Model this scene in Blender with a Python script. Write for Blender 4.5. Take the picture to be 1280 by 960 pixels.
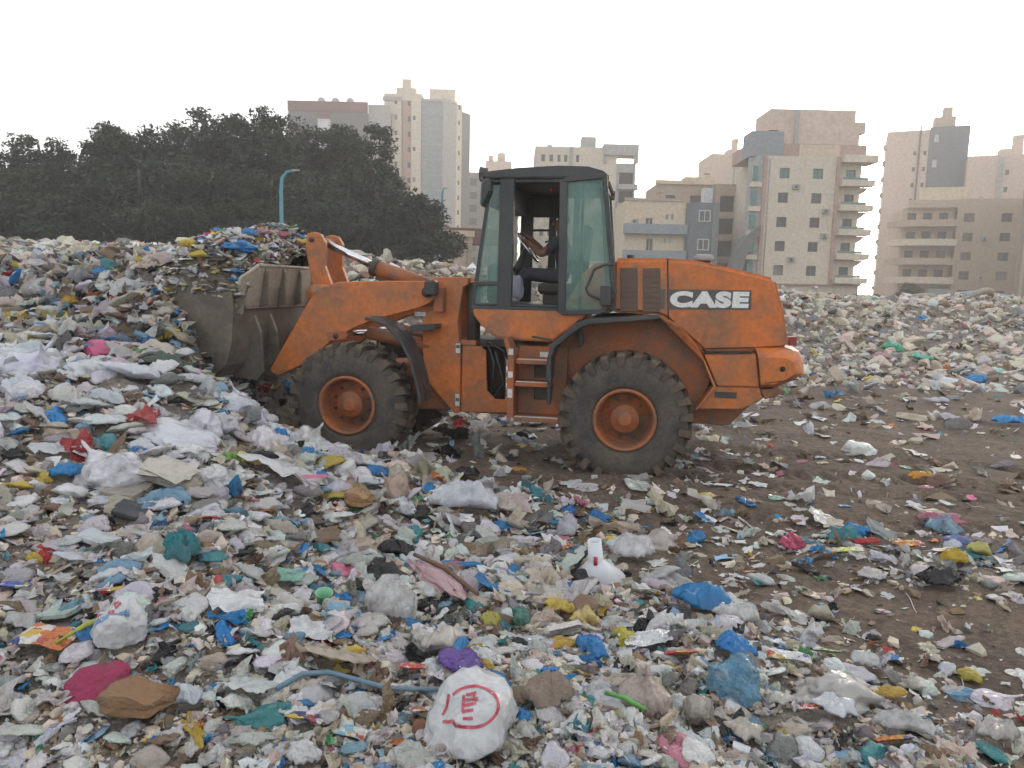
import bpy, bmesh, math, random
import numpy as np
from mathutils import Vector, Matrix, noise as mn
for _o in list(bpy.data.objects): bpy.data.objects.remove(_o)
scene = bpy.context.scene
col = scene.collection
R = math.radians
random.seed(7); rng = np.random.default_rng(11)

# ------------------------------------------------------------------ camera
CAM_H = 2.2
cam_d = bpy.data.cameras.new('camera'); cam = bpy.data.objects.new('camera', cam_d); col.objects.link(cam)
cam_d.sensor_width = 36.0; cam_d.lens = 36.0*940/1280; cam_d.clip_end = 3000; cam_d.clip_start = .05
cam.matrix_world = Matrix.Translation((0, 0, CAM_H)) @ Matrix.Rotation(math.pi/2-math.atan(123/940), 4, 'X') @ Matrix.Rotation(R(1.3), 4, 'Z')
scene.camera = cam
# ------------------------------------------------------------------ sky, sun, exposure
SUN_AZ, SUN_EL = R(26), R(7)          # azimuth clockwise from +Y, low behind the far buildings
world = bpy.data.worlds.new('World'); scene.world = world; world.use_nodes = True
wn = world.node_tree.nodes; wl = world.node_tree.links
sky = wn.new('ShaderNodeTexSky'); sky.sky_type = 'NISHITA'; sky.sun_disc = False
sky.sun_elevation = SUN_EL; sky.sun_rotation = SUN_AZ; sky.altitude = 20; sky.air_density = 1.0; sky.dust_density = 2.5; sky.ozone_density = 1.0
hs = wn.new('ShaderNodeHueSaturation'); hs.inputs['Saturation'].default_value = .38
mixw = wn.new('ShaderNodeMix'); mixw.data_type = 'RGBA'; mixw.inputs[0].default_value = .45      # thin even cloud veil
wl.new(sky.outputs[0], hs.inputs['Color']); wl.new(hs.outputs[0], mixw.inputs[6]); mixw.inputs[7].default_value = (4.4, 4.48, 4.62, 1)
bg = wn['Background']; bg.inputs['Strength'].default_value = .12
wl.new(mixw.outputs[2], bg.inputs['Color'])
sun_d = bpy.data.lights.new('sun', 'SUN'); sun = bpy.data.objects.new('sun', sun_d); col.objects.link(sun)
sun_d.energy = 1.0; sun_d.angle = R(12); sun_d.color = (1, .86, .70)
sdir = Vector((math.sin(SUN_AZ)*math.cos(SUN_EL), math.cos(SUN_AZ)*math.cos(SUN_EL), math.sin(SUN_EL)))
sun.rotation_euler = sdir.to_track_quat('Z', 'Y').to_euler(); sun.location = sdir*200
vs = scene.view_settings; vs.view_transform = 'Standard'; vs.look = 'None'; vs.exposure = 1.78; vs.gamma = 1.0; vs.use_curve_mapping = False
scene.render.engine = 'CYCLES'
cy = scene.cycles; cy.use_denoising = True; cy.max_bounces = 6; cy.diffuse_bounces = 3; cy.glossy_bounces = 3; cy.transmission_bounces = 4; cy.transparent_max_bounces = 12; cy.volume_bounces = 1
cy.use_adaptive_sampling = True; cy.adaptive_threshold = .02

# ------------------------------------------------------------------ helpers: objects
def link(name, me, m=None, parent=None):
    o = bpy.data.objects.new(name, me); col.objects.link(o)
    if m is not None and me is not None: me.materials.append(m)
    if parent is not None: o.parent = parent
    return o
def tag(o, label, cat, group=None, kind=None):
    if label: o['label'] = label
    if cat: o['category'] = cat
    if group: o['group'] = group
    if kind: o['kind'] = kind
    return o
def thing(name, label, cat, loc=(0,0,0), rz=0, group=None):
    o = bpy.data.objects.new(name, None); col.objects.link(o); o.location = loc; o.rotation_euler = (0,0,rz); o.empty_display_size = .1
    return tag(o, label, cat, group)
def pyd(v, f, name='m', smooth=False):
    me = bpy.data.meshes.new(name); me.from_pydata(v, [], f); me.update()
    if smooth: me.polygons.foreach_set('use_smooth', [True]*len(me.polygons))
    return me
def npmesh(name, V, F, cols=None, smooth=False):
    """V (n,3), F (m,k) numpy -> mesh, optional per-vertex colour"""
    me = bpy.data.meshes.new(name); n, k = F.shape
    me.vertices.add(len(V)); me.vertices.foreach_set('co', np.asarray(V, np.float32).ravel())
    me.loops.add(n*k); me.loops.foreach_set('vertex_index', F.astype(np.int32).ravel())
    me.polygons.add(n); me.polygons.foreach_set('loop_start', np.arange(0, n*k, k, dtype=np.int32))
    me.polygons.foreach_set('use_smooth', np.full(n, smooth))
    if cols is not None:
        a = me.color_attributes.new('Col', 'FLOAT_COLOR', 'POINT'); c = np.c_[cols, np.ones(len(V))].astype(np.float32); a.data.foreach_set('color', c.ravel())
    me.update(calc_edges=True); me.validate(); return me
def bm_mesh(bm, name='m', smooth=False):
    me = bpy.data.meshes.new(name); bm.normal_update(); bm.to_mesh(me); bm.free()
    if smooth: me.polygons.foreach_set('use_smooth', [True]*len(me.polygons))
    return me
def bevel_all(bm, w, seg=1, ang=25):
    es = [e for e in bm.edges if len(e.link_faces) == 2 and e.calc_face_angle(0) > R(ang)]
    if es and w > 0: bmesh.ops.bevel(bm, geom=es, offset=w, segments=seg, affect='EDGES', clamp_overlap=True)
def add_prism(bm, poly, y0, y1):
    """poly of (x,z) extruded along y"""
    a = [bm.verts.new((x, y0, z)) for x, z in poly]; b = [bm.verts.new((x, y1, z)) for x, z in poly]; n = len(poly)
    bm.faces.new(a); bm.faces.new(b[::-1])
    for i in range(n): bm.faces.new((a[i], b[i], b[(i+1) % n], a[(i+1) % n]))
def add_box(bm, x0, x1, y0, y1, z0, z1): add_prism(bm, [(x0,z0),(x1,z0),(x1,z1),(x0,z1)], y0, y1)
def fin(bm, bev=0, seg=1):
    bmesh.ops.recalc_face_normals(bm, faces=bm.faces[:]); bevel_all(bm, bev, seg); return bm
def prism(name, poly, y0, y1, m, parent=None, bev=.008, seg=1):
    bm = bmesh.new(); add_prism(bm, poly, y0, y1); return link(name, bm_mesh(fin(bm, bev, seg)), m, parent)
def box(name, x0, x1, y0, y1, z0, z1, m, parent=None, bev=.006):
    bm = bmesh.new(); add_box(bm, x0, x1, y0, y1, z0, z1); return link(name, bm_mesh(fin(bm, bev)), m, parent)
def boxes(name, lst, m, parent=None, bev=0):
    bm = bmesh.new()
    for b in lst: add_box(bm, *b)
    return link(name, bm_mesh(fin(bm, bev)), m, parent)
def add_tube(bm, pts, rad, seg=8, cap=True, sq=1.0):
    pts = [Vector(p) for p in pts]; rad = [rad]*len(pts) if not hasattr(rad, '__len__') else rad
    rings = []; up = None
    for i, p in enumerate(pts):
        t = (pts[min(i+1, len(pts)-1)]-pts[max(i-1, 0)]).normalized()
        if up is None: up = Vector((0,0,1)) if abs(t.z) < .9 else Vector((1,0,0))
        s = t.cross(up).normalized(); up = s.cross(t).normalized()
        rings.append([bm.verts.new(p+(s*math.cos(2*math.pi*k/seg)+up*math.sin(2*math.pi*k/seg)*sq)*rad[i]) for k in range(seg)])
    for a, b in zip(rings, rings[1:]):
        for k in range(seg): bm.faces.new((a[k], a[(k+1) % seg], b[(k+1) % seg], b[k]))
    if cap: bm.faces.new(rings[0][::-1]); bm.faces.new(rings[-1])
def tube(name, pts, rad, m, parent=None, seg=10, smooth=True):
    bm = bmesh.new(); add_tube(bm, pts, rad, seg); bmesh.ops.recalc_face_normals(bm, faces=bm.faces[:])
    return link(name, bm_mesh(bm, smooth=smooth), m, parent)
def add_lathe(bm, prof, seg, c=(0,0,0)):
    """prof of (r, y) about the Y axis through c"""
    rings = [[bm.verts.new((c[0]+r*math.cos(2*math.pi*k/seg), c[1]+y, c[2]+r*math.sin(2*math.pi*k/seg))) for k in range(seg)] for r, y in prof]
    for a, b in zip(rings, rings[1:]):
        for k in range(seg): bm.faces.new((a[k], a[(k+1) % seg], b[(k+1) % seg], b[k]))
    return rings
def auto_smooth(o, ang=35):
    me = o.data; me.polygons.foreach_set('use_smooth', [True]*len(me.polygons)); me.set_sharp_from_angle(angle=R(ang)); return o

# ------------------------------------------------------------------ helpers: materials
def nodes_of(name):
    m = bpy.data.materials.new(name); m.use_nodes = True; return m, m.node_tree.nodes, m.node_tree.links, m.node_tree.nodes['Principled BSDF']
def noise_n(n, l, scale, detail=4, rough=.6, coord='Object'):
    tc = n.new('ShaderNodeTexCoord'); t = n.new('ShaderNodeTexNoise'); t.inputs['Scale'].default_value = scale; t.inputs['Detail'].default_value = detail; t.inputs['Roughness'].default_value = rough
    l.new(tc.outputs[coord], t.inputs['Vector']); return t
def ramp(n, l, src, p0, p1, c0=(0,0,0,1), c1=(1,1,1,1)):
    r = n.new('ShaderNodeValToRGB'); r.color_ramp.elements[0].position = p0; r.color_ramp.elements[1].position = p1; r.color_ramp.elements[0].color = c0; r.color_ramp.elements[1].color = c1
    l.new(src, r.inputs[0]); return r
def mixc(n, l, fac, a, b, mode='MIX'):
    x = n.new('ShaderNodeMix'); x.data_type = 'RGBA'; x.blend_type = mode
    for v, i in ((fac, 0), (a, 6), (b, 7)):
        if isinstance(v, (int, float)): x.inputs[i].default_value = v
        elif isinstance(v, tuple): x.inputs[i].default_value = (*v[:3], 1)
        else: l.new(v, x.inputs[i])
    return x.outputs[2]
def bump(n, l, b, src, strength, dist):
    k = n.new('ShaderNodeBump'); k.inputs['Strength'].default_value = strength; k.inputs['Distance'].default_value = dist; l.new(src, k.inputs['Height']); l.new(k.outputs[0], b.inputs['Normal'])
def dirty(name, c, rough=.6, dirt=(.13,.10,.075), amt=.5, scale=3., fine=40., metal=0., bumpd=.0, lo=.42, hi=.72):
    """a surface colour with dirt patches of their own shape and fine mottling"""
    m, n, l, b = nodes_of(name)
    t = noise_n(n, l, scale, 6, .65); r = ramp(n, l, t.outputs[0], lo, hi)
    mu = n.new('ShaderNodeMath'); mu.operation = 'MULTIPLY'; mu.inputs[1].default_value = amt; l.new(r.outputs[0], mu.inputs[0])
    t2 = noise_n(n, l, fine, 3); r2 = ramp(n, l, t2.outputs[0], .3, .7, (.82,.82,.82,1), (1.12,1.12,1.12,1))
    cc = mixc(n, l, mu.outputs[0], c, dirt); cc = mixc(n, l, 1.0, cc, r2.outputs[0], 'MULTIPLY')
    l.new(cc, b.inputs['Base Color']); b.inputs['Roughness'].default_value = rough; b.inputs['Metallic'].default_value = metal
    if bumpd: bump(n, l, b, t2.outputs[0], .6, bumpd)
    return m
def glass(name, tint, rough=.05, alpha=.4):
    m, n, l, b = nodes_of(name); b.inputs['Base Color'].default_value = (*tint, 1); b.inputs['Roughness'].default_value = rough; b.inputs['Alpha'].default_value = alpha
    t = noise_n(n, l, 6, 5); r = ramp(n, l, t.outputs[0], .35, .75, (max(alpha-.1,0),)*3+(1,), (min(alpha+.14,1),)*3+(1,)); l.new(r.outputs[0], b.inputs['Alpha'])
    return m

# ------------------------------------------------------------------ terrain height
CP=[(-1.88,2.6,0.37),(-0.98,2.6,0.39),(0.03,2.6,0.41),(1.04,2.75,0.33),(2.24,3,0.19),(-2.49,3.5,0.5),(-1.34,3.6,0.48),(0.03,4,0.32),(1.68,4.6,0.08),(3.4,4.7,0.07),(-3.29,4.7,0.68),(-2.51,4.7,0.64),(-1.85,5,0.56),(-3.75,5.4,0.93),(-3.02,5.7,0.89),(-2.17,5.9,0.73),(-4.61,6.7,1.22),(-3.91,7,1.19),(-3.22,7.3,1.09),(-2.49,7,0.77),(-6.28,9.2,1.64),(-5.35,9.3,1.66),(-4.23,8.6,1.53),(-10.18,15,2.05),(-8.17,14,2.19),(-5.97,11.5,2.51),(-4.92,10.8,2.45),(-4.31,10.4,2.23),(-2.08,7.4,0.45),(-1.51,7.4,0.38),(-0.62,7.4,0.24),(-1.15,5.6,0.19),(-0.23,5.8,0.14),(-0.33,4,0.31),(-0.8,3.7,0.36),(-3.96,9,1.72),(-3.87,8.65,1.35),(-3.33,8.2,1.01),(-4.54,9.7,2.05),(-4.3,10,2.23),(-1.9,8.9,0.22),(-2.6,9.6,0.25),(-3.3,9.6,0.22),(-3,8.7,0.35),(-3.3,8.5,0.6),(-3,11.2,0.3),(1.3,8.3,0.12),(0,8.6,0.1),(1.4,9.6,0.08),(0,11,0.06),(3,9,0.05),(-1,10,0.12),(1.27,7.9,0.15),(0.5,7.1,0.03),(2,6.9,0.04),(3.51,6.9,0.08),(4.87,6.9,0.11),(5,9.5,0.02),(8,9,0),(5,13,0),(9,14,0),(2,13,0.05),(3,17,0.05),(8,17,0.05),(13,17,0.05),(7.7,20,-0.02),(12.27,20.5,0.02),(13.68,20,0.11),(9.53,25,0.75),(14.03,26,0.93),(17.61,26,1.01),(11.73,32,2.06),(15.94,33,2.01),(19.41,33,2.12),(21.86,32,2.12),(-4.71,21,2.95),(-3.61,21,2.78),(-2.5,21,2.63),(-1.4,21,2.54),(0.16,22,2.48),(2.71,24,2.39),(6.12,28,2.31),(-4,16,0.8),(-1,16,0.5),(0,18.5,1),(-16.24,24,2.81),(-14.72,24,2.8),(-12.44,24,3.05),(-10.42,24,3.07),(-7.24,22,3),(-18.36,22,2.68),(-10,12,1.6),(-8,8,1.3),(-7,5,1),(-5,2,0.6),(-9,0,0.5),(8,3,0.2),(8,6,0.05),(0,0,0.55),(5,0,0.3),(0,-6,0.4),(12,0,0.1),(14,9,0),(-24,44,0.2),(-12,44,0.2),(0,44,0.2),(12,44,0.2),(24,44,0.2),(-2,26,1.4),(-8,28,1.4),(3,25,1.5),(-15,29,1.5),(-30,20,1.2),(28,25,0.4),(24,14,0),(26,34,1.2),(-24,30,1.5)]

_cp = np.array(CP)
def _fit():
    n = len(_cp); X = _cp[:, :2]; d = np.linalg.norm(X[:, None]-X[None], axis=2); K = d*d*np.log(d+1e-9)+.02*np.eye(n)
    P = np.c_[np.ones(n), X]; s = np.linalg.solve(np.block([[K, P], [P.T, np.zeros((3, 3))]]), np.r_[_cp[:, 2], 0, 0, 0]); return s[:n], s[n:]
_w, _a = _fit()
def hgt(x, y):
    x = np.atleast_1d(np.asarray(x, float)); y = np.atleast_1d(np.asarray(y, float)); out = np.empty(len(x))
    for i in range(0, len(x), 20000):
        xs, ys = x[i:i+20000], y[i:i+20000]; d = np.hypot(xs[:, None]-_cp[:, 0], ys[:, None]-_cp[:, 1])
        z = (d*d*np.log(d+1e-9))@_w+_a[0]+_a[1]*xs+_a[2]*ys
        far = np.clip((np.hypot(xs, ys-10)-32)/10, 0, 1)
        out[i:i+20000] = np.clip(z, -.05, 3.0)*(1-far)
    return out
def _lat(seed, n=64): return np.random.default_rng(seed).random((n, n))
def vnoise(x, y, s, seed):
    g = _lat(seed); n = len(g); u = np.asarray(x)*s; v = np.asarray(y)*s; i = np.floor(u).astype(int); j = np.floor(v).astype(int); a = u-i; b = v-j; a = a*a*(3-2*a); b = b*b*(3-2*b)
    return (g[i % n, j % n]*(1-a)+g[(i+1) % n, j % n]*a)*(1-b)+(g[i % n, (j+1) % n]*(1-a)+g[(i+1) % n, (j+1) % n]*a)*b-.5
def cover(x, y):
    """how deep in loose rubbish a spot is: 1 on the heaps, about .15 on the driven dirt"""
    x = np.asarray(x, float); y = np.asarray(y, float)
    edge = 1.1-.62*(y-3)+.0*x            # border between heap (left) and dirt (right)
    edge = np.where(y < 7.6, np.maximum(2.6-.62*(y-2.4), .2), -2.6)
    near = 1/(1+np.exp((x-edge+1.1*vnoise(x, y, .9, 3))*2.2))
    bank = 1/(1+np.exp(-(y-17.8+2.0*vnoise(x, y, .35, 5))*1.0))
    strip = np.exp(-((y-(6.15-.25*(x-2.2)))/.55)**2)*np.clip((x-1.6)/1.5, 0, 1)*.75
    back = np.where((y > 11.5) & (x < 1), .6, 0)
    return np.clip(np.maximum.reduce([near, bank, strip, back]), .0, 1)
def hgt2(x, y):
    c = cover(x, y); z = hgt(x, y)
    # wheel ruts pressed into the open dirt behind the loader
    dx, dy = np.asarray(x)-1.473, np.asarray(y)-9.412; lx = -.984*dx+.1784*dy; ly = -.1784*dx-.984*dy
    for off, cur in ((1.0, .0), (-1.0, .0), (2.2, .10), (.2, .10)):
        q = ly-off-cur*(lx+2)**2*.25+.12*vnoise(x, y, .6, 51); z = z-(.045+.03*np.sin(lx*26+q*8))*np.exp(-(q/.24)**4)*(1-c)*(lx < -.6)*(lx > -14)
    return z+(.05+.10*c)*vnoise(x, y, 1.7, 21)+(.025+.07*c)*vnoise(x, y, 4.3, 22)+.02*vnoise(x, y, 11., 23)
def h1(x, y): return float(hgt2([x], [y])[0])

def ground():
    def ax(lo, hi, dense0, dense1, step, grow):
        a = list(np.arange(dense0, dense1, step)); s = step
        while a[-1] < hi: s *= grow; a.append(a[-1]+s)
        s = step; b = [dense0]
        while b[-1] > lo: s *= grow; b.append(b[-1]-s)
        return np.array(b[:0:-1]+a)
    xs = ax(-900, 900, -6, 7, .06, 1.07); ys = ax(-200, 1500, 1.2, 12, .06, 1.045)
    X, Y = np.meshgrid(xs, ys); Z = hgt2(X.ravel(), Y.ravel()); ny, nx = X.shape
    Z = np.where(np.hypot(X.ravel(), Y.ravel()) > 60, -.05, Z)
    V = np.c_[X.ravel(), Y.ravel(), Z]; i = np.arange(ny-1)[:, None]*nx+np.arange(nx-1)[None]; F = np.stack([i, i+1, i+nx+1, i+nx], -1).reshape(-1, 4)
    heap = np.clip(cover(X.ravel(), Y.ravel())*1.3-.2, 0, 1); heap = np.where(np.hypot(X.ravel(), Y.ravel()) > 45, 0, heap)
    m, n, l, b = nodes_of('dirt')
    a = noise_n(n, l, .9, 8, .65); c1 = ramp(n, l, a.outputs[0], .35, .68, (.082,.059,.043,1), (.148,.111,.083,1))
    at_ = n.new('ShaderNodeAttribute'); at_.attribute_name = 'Col'; d2 = ramp(n, l, a.outputs[0], .35, .68, (.11,.094,.08,1), (.24,.21,.18,1)); base = mixc(n, l, at_.outputs['Fac'], c1.outputs[0], d2.outputs[0])
    t = noise_n(n, l, 14, 8, .7); c2 = ramp(n, l, t.outputs[0], .38, .62, (.55,.55,.55,1), (1.35,1.3,1.25,1))
    t3 = noise_n(n, l, 60, 3, .6); c3 = ramp(n, l, t3.outputs[0], .60, .68, (1,1,1,1), (2.3,2.3,2.3,1))
    cc = mixc(n, l, 1., mixc(n, l, 1., base, c2.outputs[0], 'MULTIPLY'), c3.outputs[0], 'MULTIPLY')
    l.new(cc, b.inputs['Base Color']); b.inputs['Roughness'].default_value = .95; bump(n, l, b, t.outputs[0], .8, .03)
    o = link('ground', npmesh('ground', V, F, np.repeat(heap[:, None], 3, 1), smooth=True), m); o['kind'] = 'structure'
ground()
# ------------------------------------------------------------------ buildings
def wallm(name, c, amt=.25, sc=.25): return dirty(name, c, .85, tuple(x*.62 for x in c), amt, sc, 2.2, lo=.35, hi=.75)
M_cream = wallm('cream_render', (.60,.52,.42)); M_pink = wallm('pink_render', (.57,.45,.37)); M_grey = wallm('grey_cement', (.125,.13,.135)); M_lgrey = wallm('light_cement', (.36,.355,.35))
M_white = wallm('white_paint', (.68,.69,.70), .1); M_red = wallm('maroon_paint', (.17,.075,.07)); M_beige = wallm('beige_render', (.60,.49,.36)); M_tan = wallm('tan_render', (.42,.33,.25))
M_blue = wallm('slate_cement', (.13,.15,.17)); M_conc = wallm('raw_concrete', (.20,.19,.18)); M_pil = wallm('pink_pilaster', (.42,.29,.24)); M_bgrey = wallm('bluegrey_tile', (.25,.28,.30)); M_dark = wallm('dark_cement', (.15,.15,.155))
M_pane = dirty('dark_pane', (.035,.04,.042), .12, (.09,.09,.085), .4, 1.5); M_shut = dirty('grey_shutter', (.22,.22,.21), .7); M_brown = dirty('brown_shutter', (.10,.06,.045), .7); M_gpane = dirty('green_pane', (.045,.16,.14), .12, (.10,.2,.18), .4, 1.5)
M_frame = dirty('window_frame', (.55,.55,.52), .5); M_dframe = dirty('dark_window_frame', (.12,.11,.10), .5); M_void = dirty('dim_room', (.05,.048,.045), .9); M_rail = dirty('green_rail', (.10,.22,.19), .3)
def facade(bld, o, u, nrm, W, H, ops, m, rec=.22, pane=M_pane, frame=None, name='wall', zb=0):
    """a wall with real openings; ops of (u0,u1,v0,v1[,pane]); panes sit recessed, frames are their sub-parts"""
    o = Vector(o); u = Vector(u); nrm = Vector(nrm)
    us = sorted({0, W, *[q for p in ops for q in p[:2]]}); vs = sorted({zb, H, *[q for p in ops for q in p[2:4]]})
    V = []; F = []; idx = {}
    def vert(p):
        k = (round(p.x, 4), round(p.y, 4), round(p.z, 4))
        if k not in idx: idx[k] = len(V); V.append(p)
        return idx[k]
    P = lambda a, b, d=0: o+u*a+Vector((0,0,b))-nrm*d
    for a0, a1 in zip(us, us[1:]):
        for b0, b1 in zip(vs, vs[1:]):
            am, bmid = (a0+a1)/2, (b0+b1)/2
            if any(p[0] < am < p[1] and p[2] < bmid < p[3] for p in ops): continue
            F.append([vert(P(a0,b0)), vert(P(a1,b0)), vert(P(a1,b1)), vert(P(a0,b1))])
    for p in ops:
        c = [(p[0],p[2]),(p[1],p[2]),(p[1],p[3]),(p[0],p[3])]
        for i in range(4):
            a, b = c[i], c[(i+1) % 4]; F.append([vert(P(*a)), vert(P(*b)), vert(P(*b, rec+.1)), vert(P(*a, rec+.1))])
    link(name, pyd(V, F), m, bld)
    for p in ops:
        e = .004; w = link('window', pyd([P(p[0]+e,p[2]+e,rec), P(p[1]-e,p[2]+e,rec), P(p[1]-e,p[3]-e,rec), P(p[0]+e,p[3]-e,rec), P(p[0]+e,p[2]+e,rec+.05), P(p[1]-e,p[2]+e,rec+.05), P(p[1]-e,p[3]-e,rec+.05), P(p[0]+e,p[3]-e,rec+.05)],
            [(0,1,2,3),(7,6,5,4),(0,4,5,1),(1,5,6,2),(2,6,7,3),(3,7,4,0)]), p[4] if len(p) > 4 and p[4] else (pane if pane is not M_pane else random.choice([M_pane]*6+[M_shut, M_brown])), bld)
        if frame:
            t = .07; V2 = []; F2 = []
            for (a0,a1,b0,b1) in ((p[0]-.02,p[0]+t,p[2],p[3]),(p[1]-t,p[1]+.02,p[2],p[3]),(p[0]+t,p[1]-t,p[2],p[2]+t),(p[0]+t,p[1]-t,p[3]-t,p[3]),((p[0]+p[1])/2-t/2,(p[0]+p[1])/2+t/2,p[2]+t,p[3]-t)):
                k = len(V2); V2 += [P(a,b,d) for d in (rec-.06, rec-.005) for a, b in ((a0,b0),(a1,b0),(a1,b1),(a0,b1))]
                F2 += [tuple(k+i for i in q) for q in ((0,1,2,3),(7,6,5,4),(0,4,5,1),(1,5,6,2),(2,6,7,3),(3,7,4,0))]
            link('frame', pyd(V2, F2), frame, w)
def shell(bld, W, D, H, m, front=False, right=True, left=True, x0=0, y0=0, z0=0, name='wall'):
    """the walls without openings and the flat roof slab"""
    V = [(x0,y0,z0),(x0+W,y0,z0),(x0+W,y0+D,z0),(x0,y0+D,z0),(x0,y0,H),(x0+W,y0,H),(x0+W,y0+D,H),(x0,y0+D,H)]
    F = [(4,5,6,7),(2,3,7,6)]
    if front: F.append((0,1,5,4))
    if right: F.append((1,2,6,5))
    if left: F.append((3,0,4,7))
    link(name, pyd(V, F), m, bld)
def parapet(bld, W, D, H, h, m, x0=0, y0=0, t=.2, o=.12):
    boxes('parapet', [(x0-o,x0+W+o,y0-o,y0+t,H-.05,H+h),(x0-o,x0+W+o,y0+D-t,y0+D+o,H-.05,H+h),(x0-o,x0+t,y0+t,y0+D-t,H-.05,H+h),(x0+W-t,x0+W+o,y0+t,y0+D-t,H-.05,H+h)], m, bld)
def bth(name, label, x, y, rz=0, cat='building', group=None): return thing(name, label, cat, (x, y, -.05), R(rz), group)
def tank(bld, x, y, z, r, h, m): tube('water_tank', [(x,y,z),(x,y,z+h*.9),(x,y,z+h)], [r,r,r*.5], m, bld, 12)

# grey slab block with maroon parapet
b = bth('apartment_building', 'long grey cement block with a maroon top band behind the trees', -44.2, 150)
wins = []
facade(b, (0,0,0), (1,0,0), (0,-1,0), 5.5, 34.6, [], M_grey); facade(b, (8.1,0,0), (1,0,0), (0,-1,0), 7.2, 34.6, [], M_grey)
facade(b, (5.5,.35,0), (1,0,0), (0,-1,0), 2.6, 33.4, [(k,k+.55,z,z+1.0) for z in np.arange(3.2,32,2.93) for k in (.95,1.75)]+[(.12,.5,z,z+1.2) for z in np.arange(3.2,32,2.93)], M_white, .15, M_pane)
boxes('parapet', [(-.1,15.3,-.12,.3,34.6,36.5),(5.5,8.1,.0,.36,33.4,34.6)], M_red, b)
facade(b, (15.3,.6,0), (1,0,0), (0,-1,0), 4.3, 36.2, [], M_lgrey); shell(b, 19.6, 14, 34.55, M_grey, y0=.7)
for x in (5.2,8.0,10.9): tank(b, x+.2, 4, 34.5, .75, 3.6, M_lgrey)
boxes('stair_house', [(6.2,12.6,3,8,34.5,36.9)], M_red, b)
# cream tower
b = bth('tower_block', 'tall cream tower with grey side panels and stepped roof rooms', -26.1, 152, 0)
rows = [2.93*k+1.6 for k in range(1, 13)]
facade(b, (0,0,0), (1,0,0), (0,-1,0), 3.4, 37.4, [(2.0,2.6,z,z+.9) for z in rows], M_cream, .15)
facade(b, (3.4,.5,0), (1,0,0), (0,-1,0), 1.9, 37.4, [(1.1,1.7,z-.2,z+.8) for z in rows], M_pil, .15)
facade(b, (5.3,0,0), (1,0,0), (0,-1,0), 1.9, 37.4, [(.3,.85,z,z+.8) for z in rows[::2]], M_cream, .15)
facade(b, (7.2,.25,0), (1,0,0), (0,-1,0), 4.2, 37.4, [], M_bgrey)
for k in range(1, 13): box('floor_band', 7.2, 11.4, .19, .26, 2.93*k, 2.93*k+.12, M_lgrey, b, 0)
facade(b, (11.4,.1,0), (.62,.785,0), (.785,-.62,0), 4.0, 38.2, [], M_lgrey)
facade(b, (13.88,3.24,0), (.62,.785,0), (.785,-.62,0), 1.6, 37.8, [(.5,1.1,z,z+.9) for z in rows], M_cream, .15)
facade(b, (14.87,4.5,0), (.5,.866,0), (.866,-.5,0), 3.0, 36.6, [], M_grey)
shell(b, 11.3, 16, 37.35, M_cream, y0=.6); boxes('wall', [(11.2,14.2,4.6,16,0,37.6)], M_lgrey, b)
boxes('roof_room', [(-.2,7.2,1.2,6,37.35,39.0),(2.2,6.0,1.2,5,39.0,40.1),(3.3,5.0,1.5,4.5,40.1,41.8),(8.6,13.6,2,8,37.7,40.2)], M_cream, b)
boxes('parapet', [(-.25,3.4,-.2,.4,37.35,38.1),(7.2,11.3,.1,.5,37.4,37.9)], M_lgrey, b)
# unfinished concrete frame
b = bth('concrete_building', 'unfinished raw concrete building with open dark bays', -12.5, 180)
facade(b, (0,0,0), (1,0,0), (0,-1,0), 13, 28.2, [(u,u+1.7,z+.7,z+2.4,M_void) for z in np.arange(.4,26,3.0) for u in (1.6,5.0,8.6)], M_conc, .5)
shell(b, 13, 12, 28.15, M_conc)
for k in range(1, 10): box('slab_edge', 3.9, 13.1, -.9, -.01, 3.0*k+.1, 3.0*k+.9, M_conc, b, 0)
b2 = boxes('roof_room', [(5.2,11.2,1,8,28.15,31.0)], M_pink, b); tank(b, 6.3, 3, 30.9, .6, 1.7, M_pink); tank(b, 8.8, 3, 30.9, 1.0, 2.3, M_pink)
# kiosk
b = bth('transformer_kiosk', 'small pink rendered kiosk with two tiny vents beside the lamp post', -5.75, 60, 14)
facade(b, (0,0,0), (1,0,0), (0,-1,0), 2.3, 6.0, [(.75,1.0,4.9,5.2),(1.2,1.45,4.9,5.2)], M_pink, .12); shell(b, 2.3, 2.3, 6.0, M_beige)
boxes('cornice', [(-.25,2.55,-.25,2.5,6.0,6.45)], M_beige, b); boxes('pilaster', [(-.12,.3,-.14,-.005,0,6.0)], M_tan, b); boxes('pilaster', [(2.0,2.42,-.14,-.005,0,6.0)], M_tan, b)
box('roof_edge', .8, 6.5, 3.0, 5, 5.6, 6.9, M_red, b, 0)
# cream block behind the cab
b = bth('apartment_building', 'tall cream block with dark stacked balconies behind the loader cab', 2.9, 125)
cols_ = [(1.0,.6),(2.3,.6),(3.6,.5),(4.7,.5),(6.6,.5)]
facade(b, (0,0,0), (1,0,0), (0,-1,0), 13.2, 24.6, [(u,u+w,z,z+1.1) for z in np.arange(1.6,23.5,2.95) for u, w in cols_]+[(10.9,11.7,z,z+1.3) for z in np.arange(1.6,20,2.95)], M_cream, .18)
facade(b, (13.2,.15,0), (1,0,0), (0,-1,0), 3.1, 22.2, [(.5,2.8,z,z+1.9,M_void) for z in np.arange(1.2,20,2.95)], M_lgrey, .9)
for k in range(7): box('balcony', 13.5, 16.6, -.9, .14, 2.95*k+.35, 2.95*k+1.15, M_lgrey, b, 0)
boxes('roof_frame', [(11.0,16.6,-.5,3,23.4,25.1),(15.9,16.6,-.3,.4,22.2,23.4),(11.0,11.5,-.3,.3,22.2,23.4)], M_lgrey, b)
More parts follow.
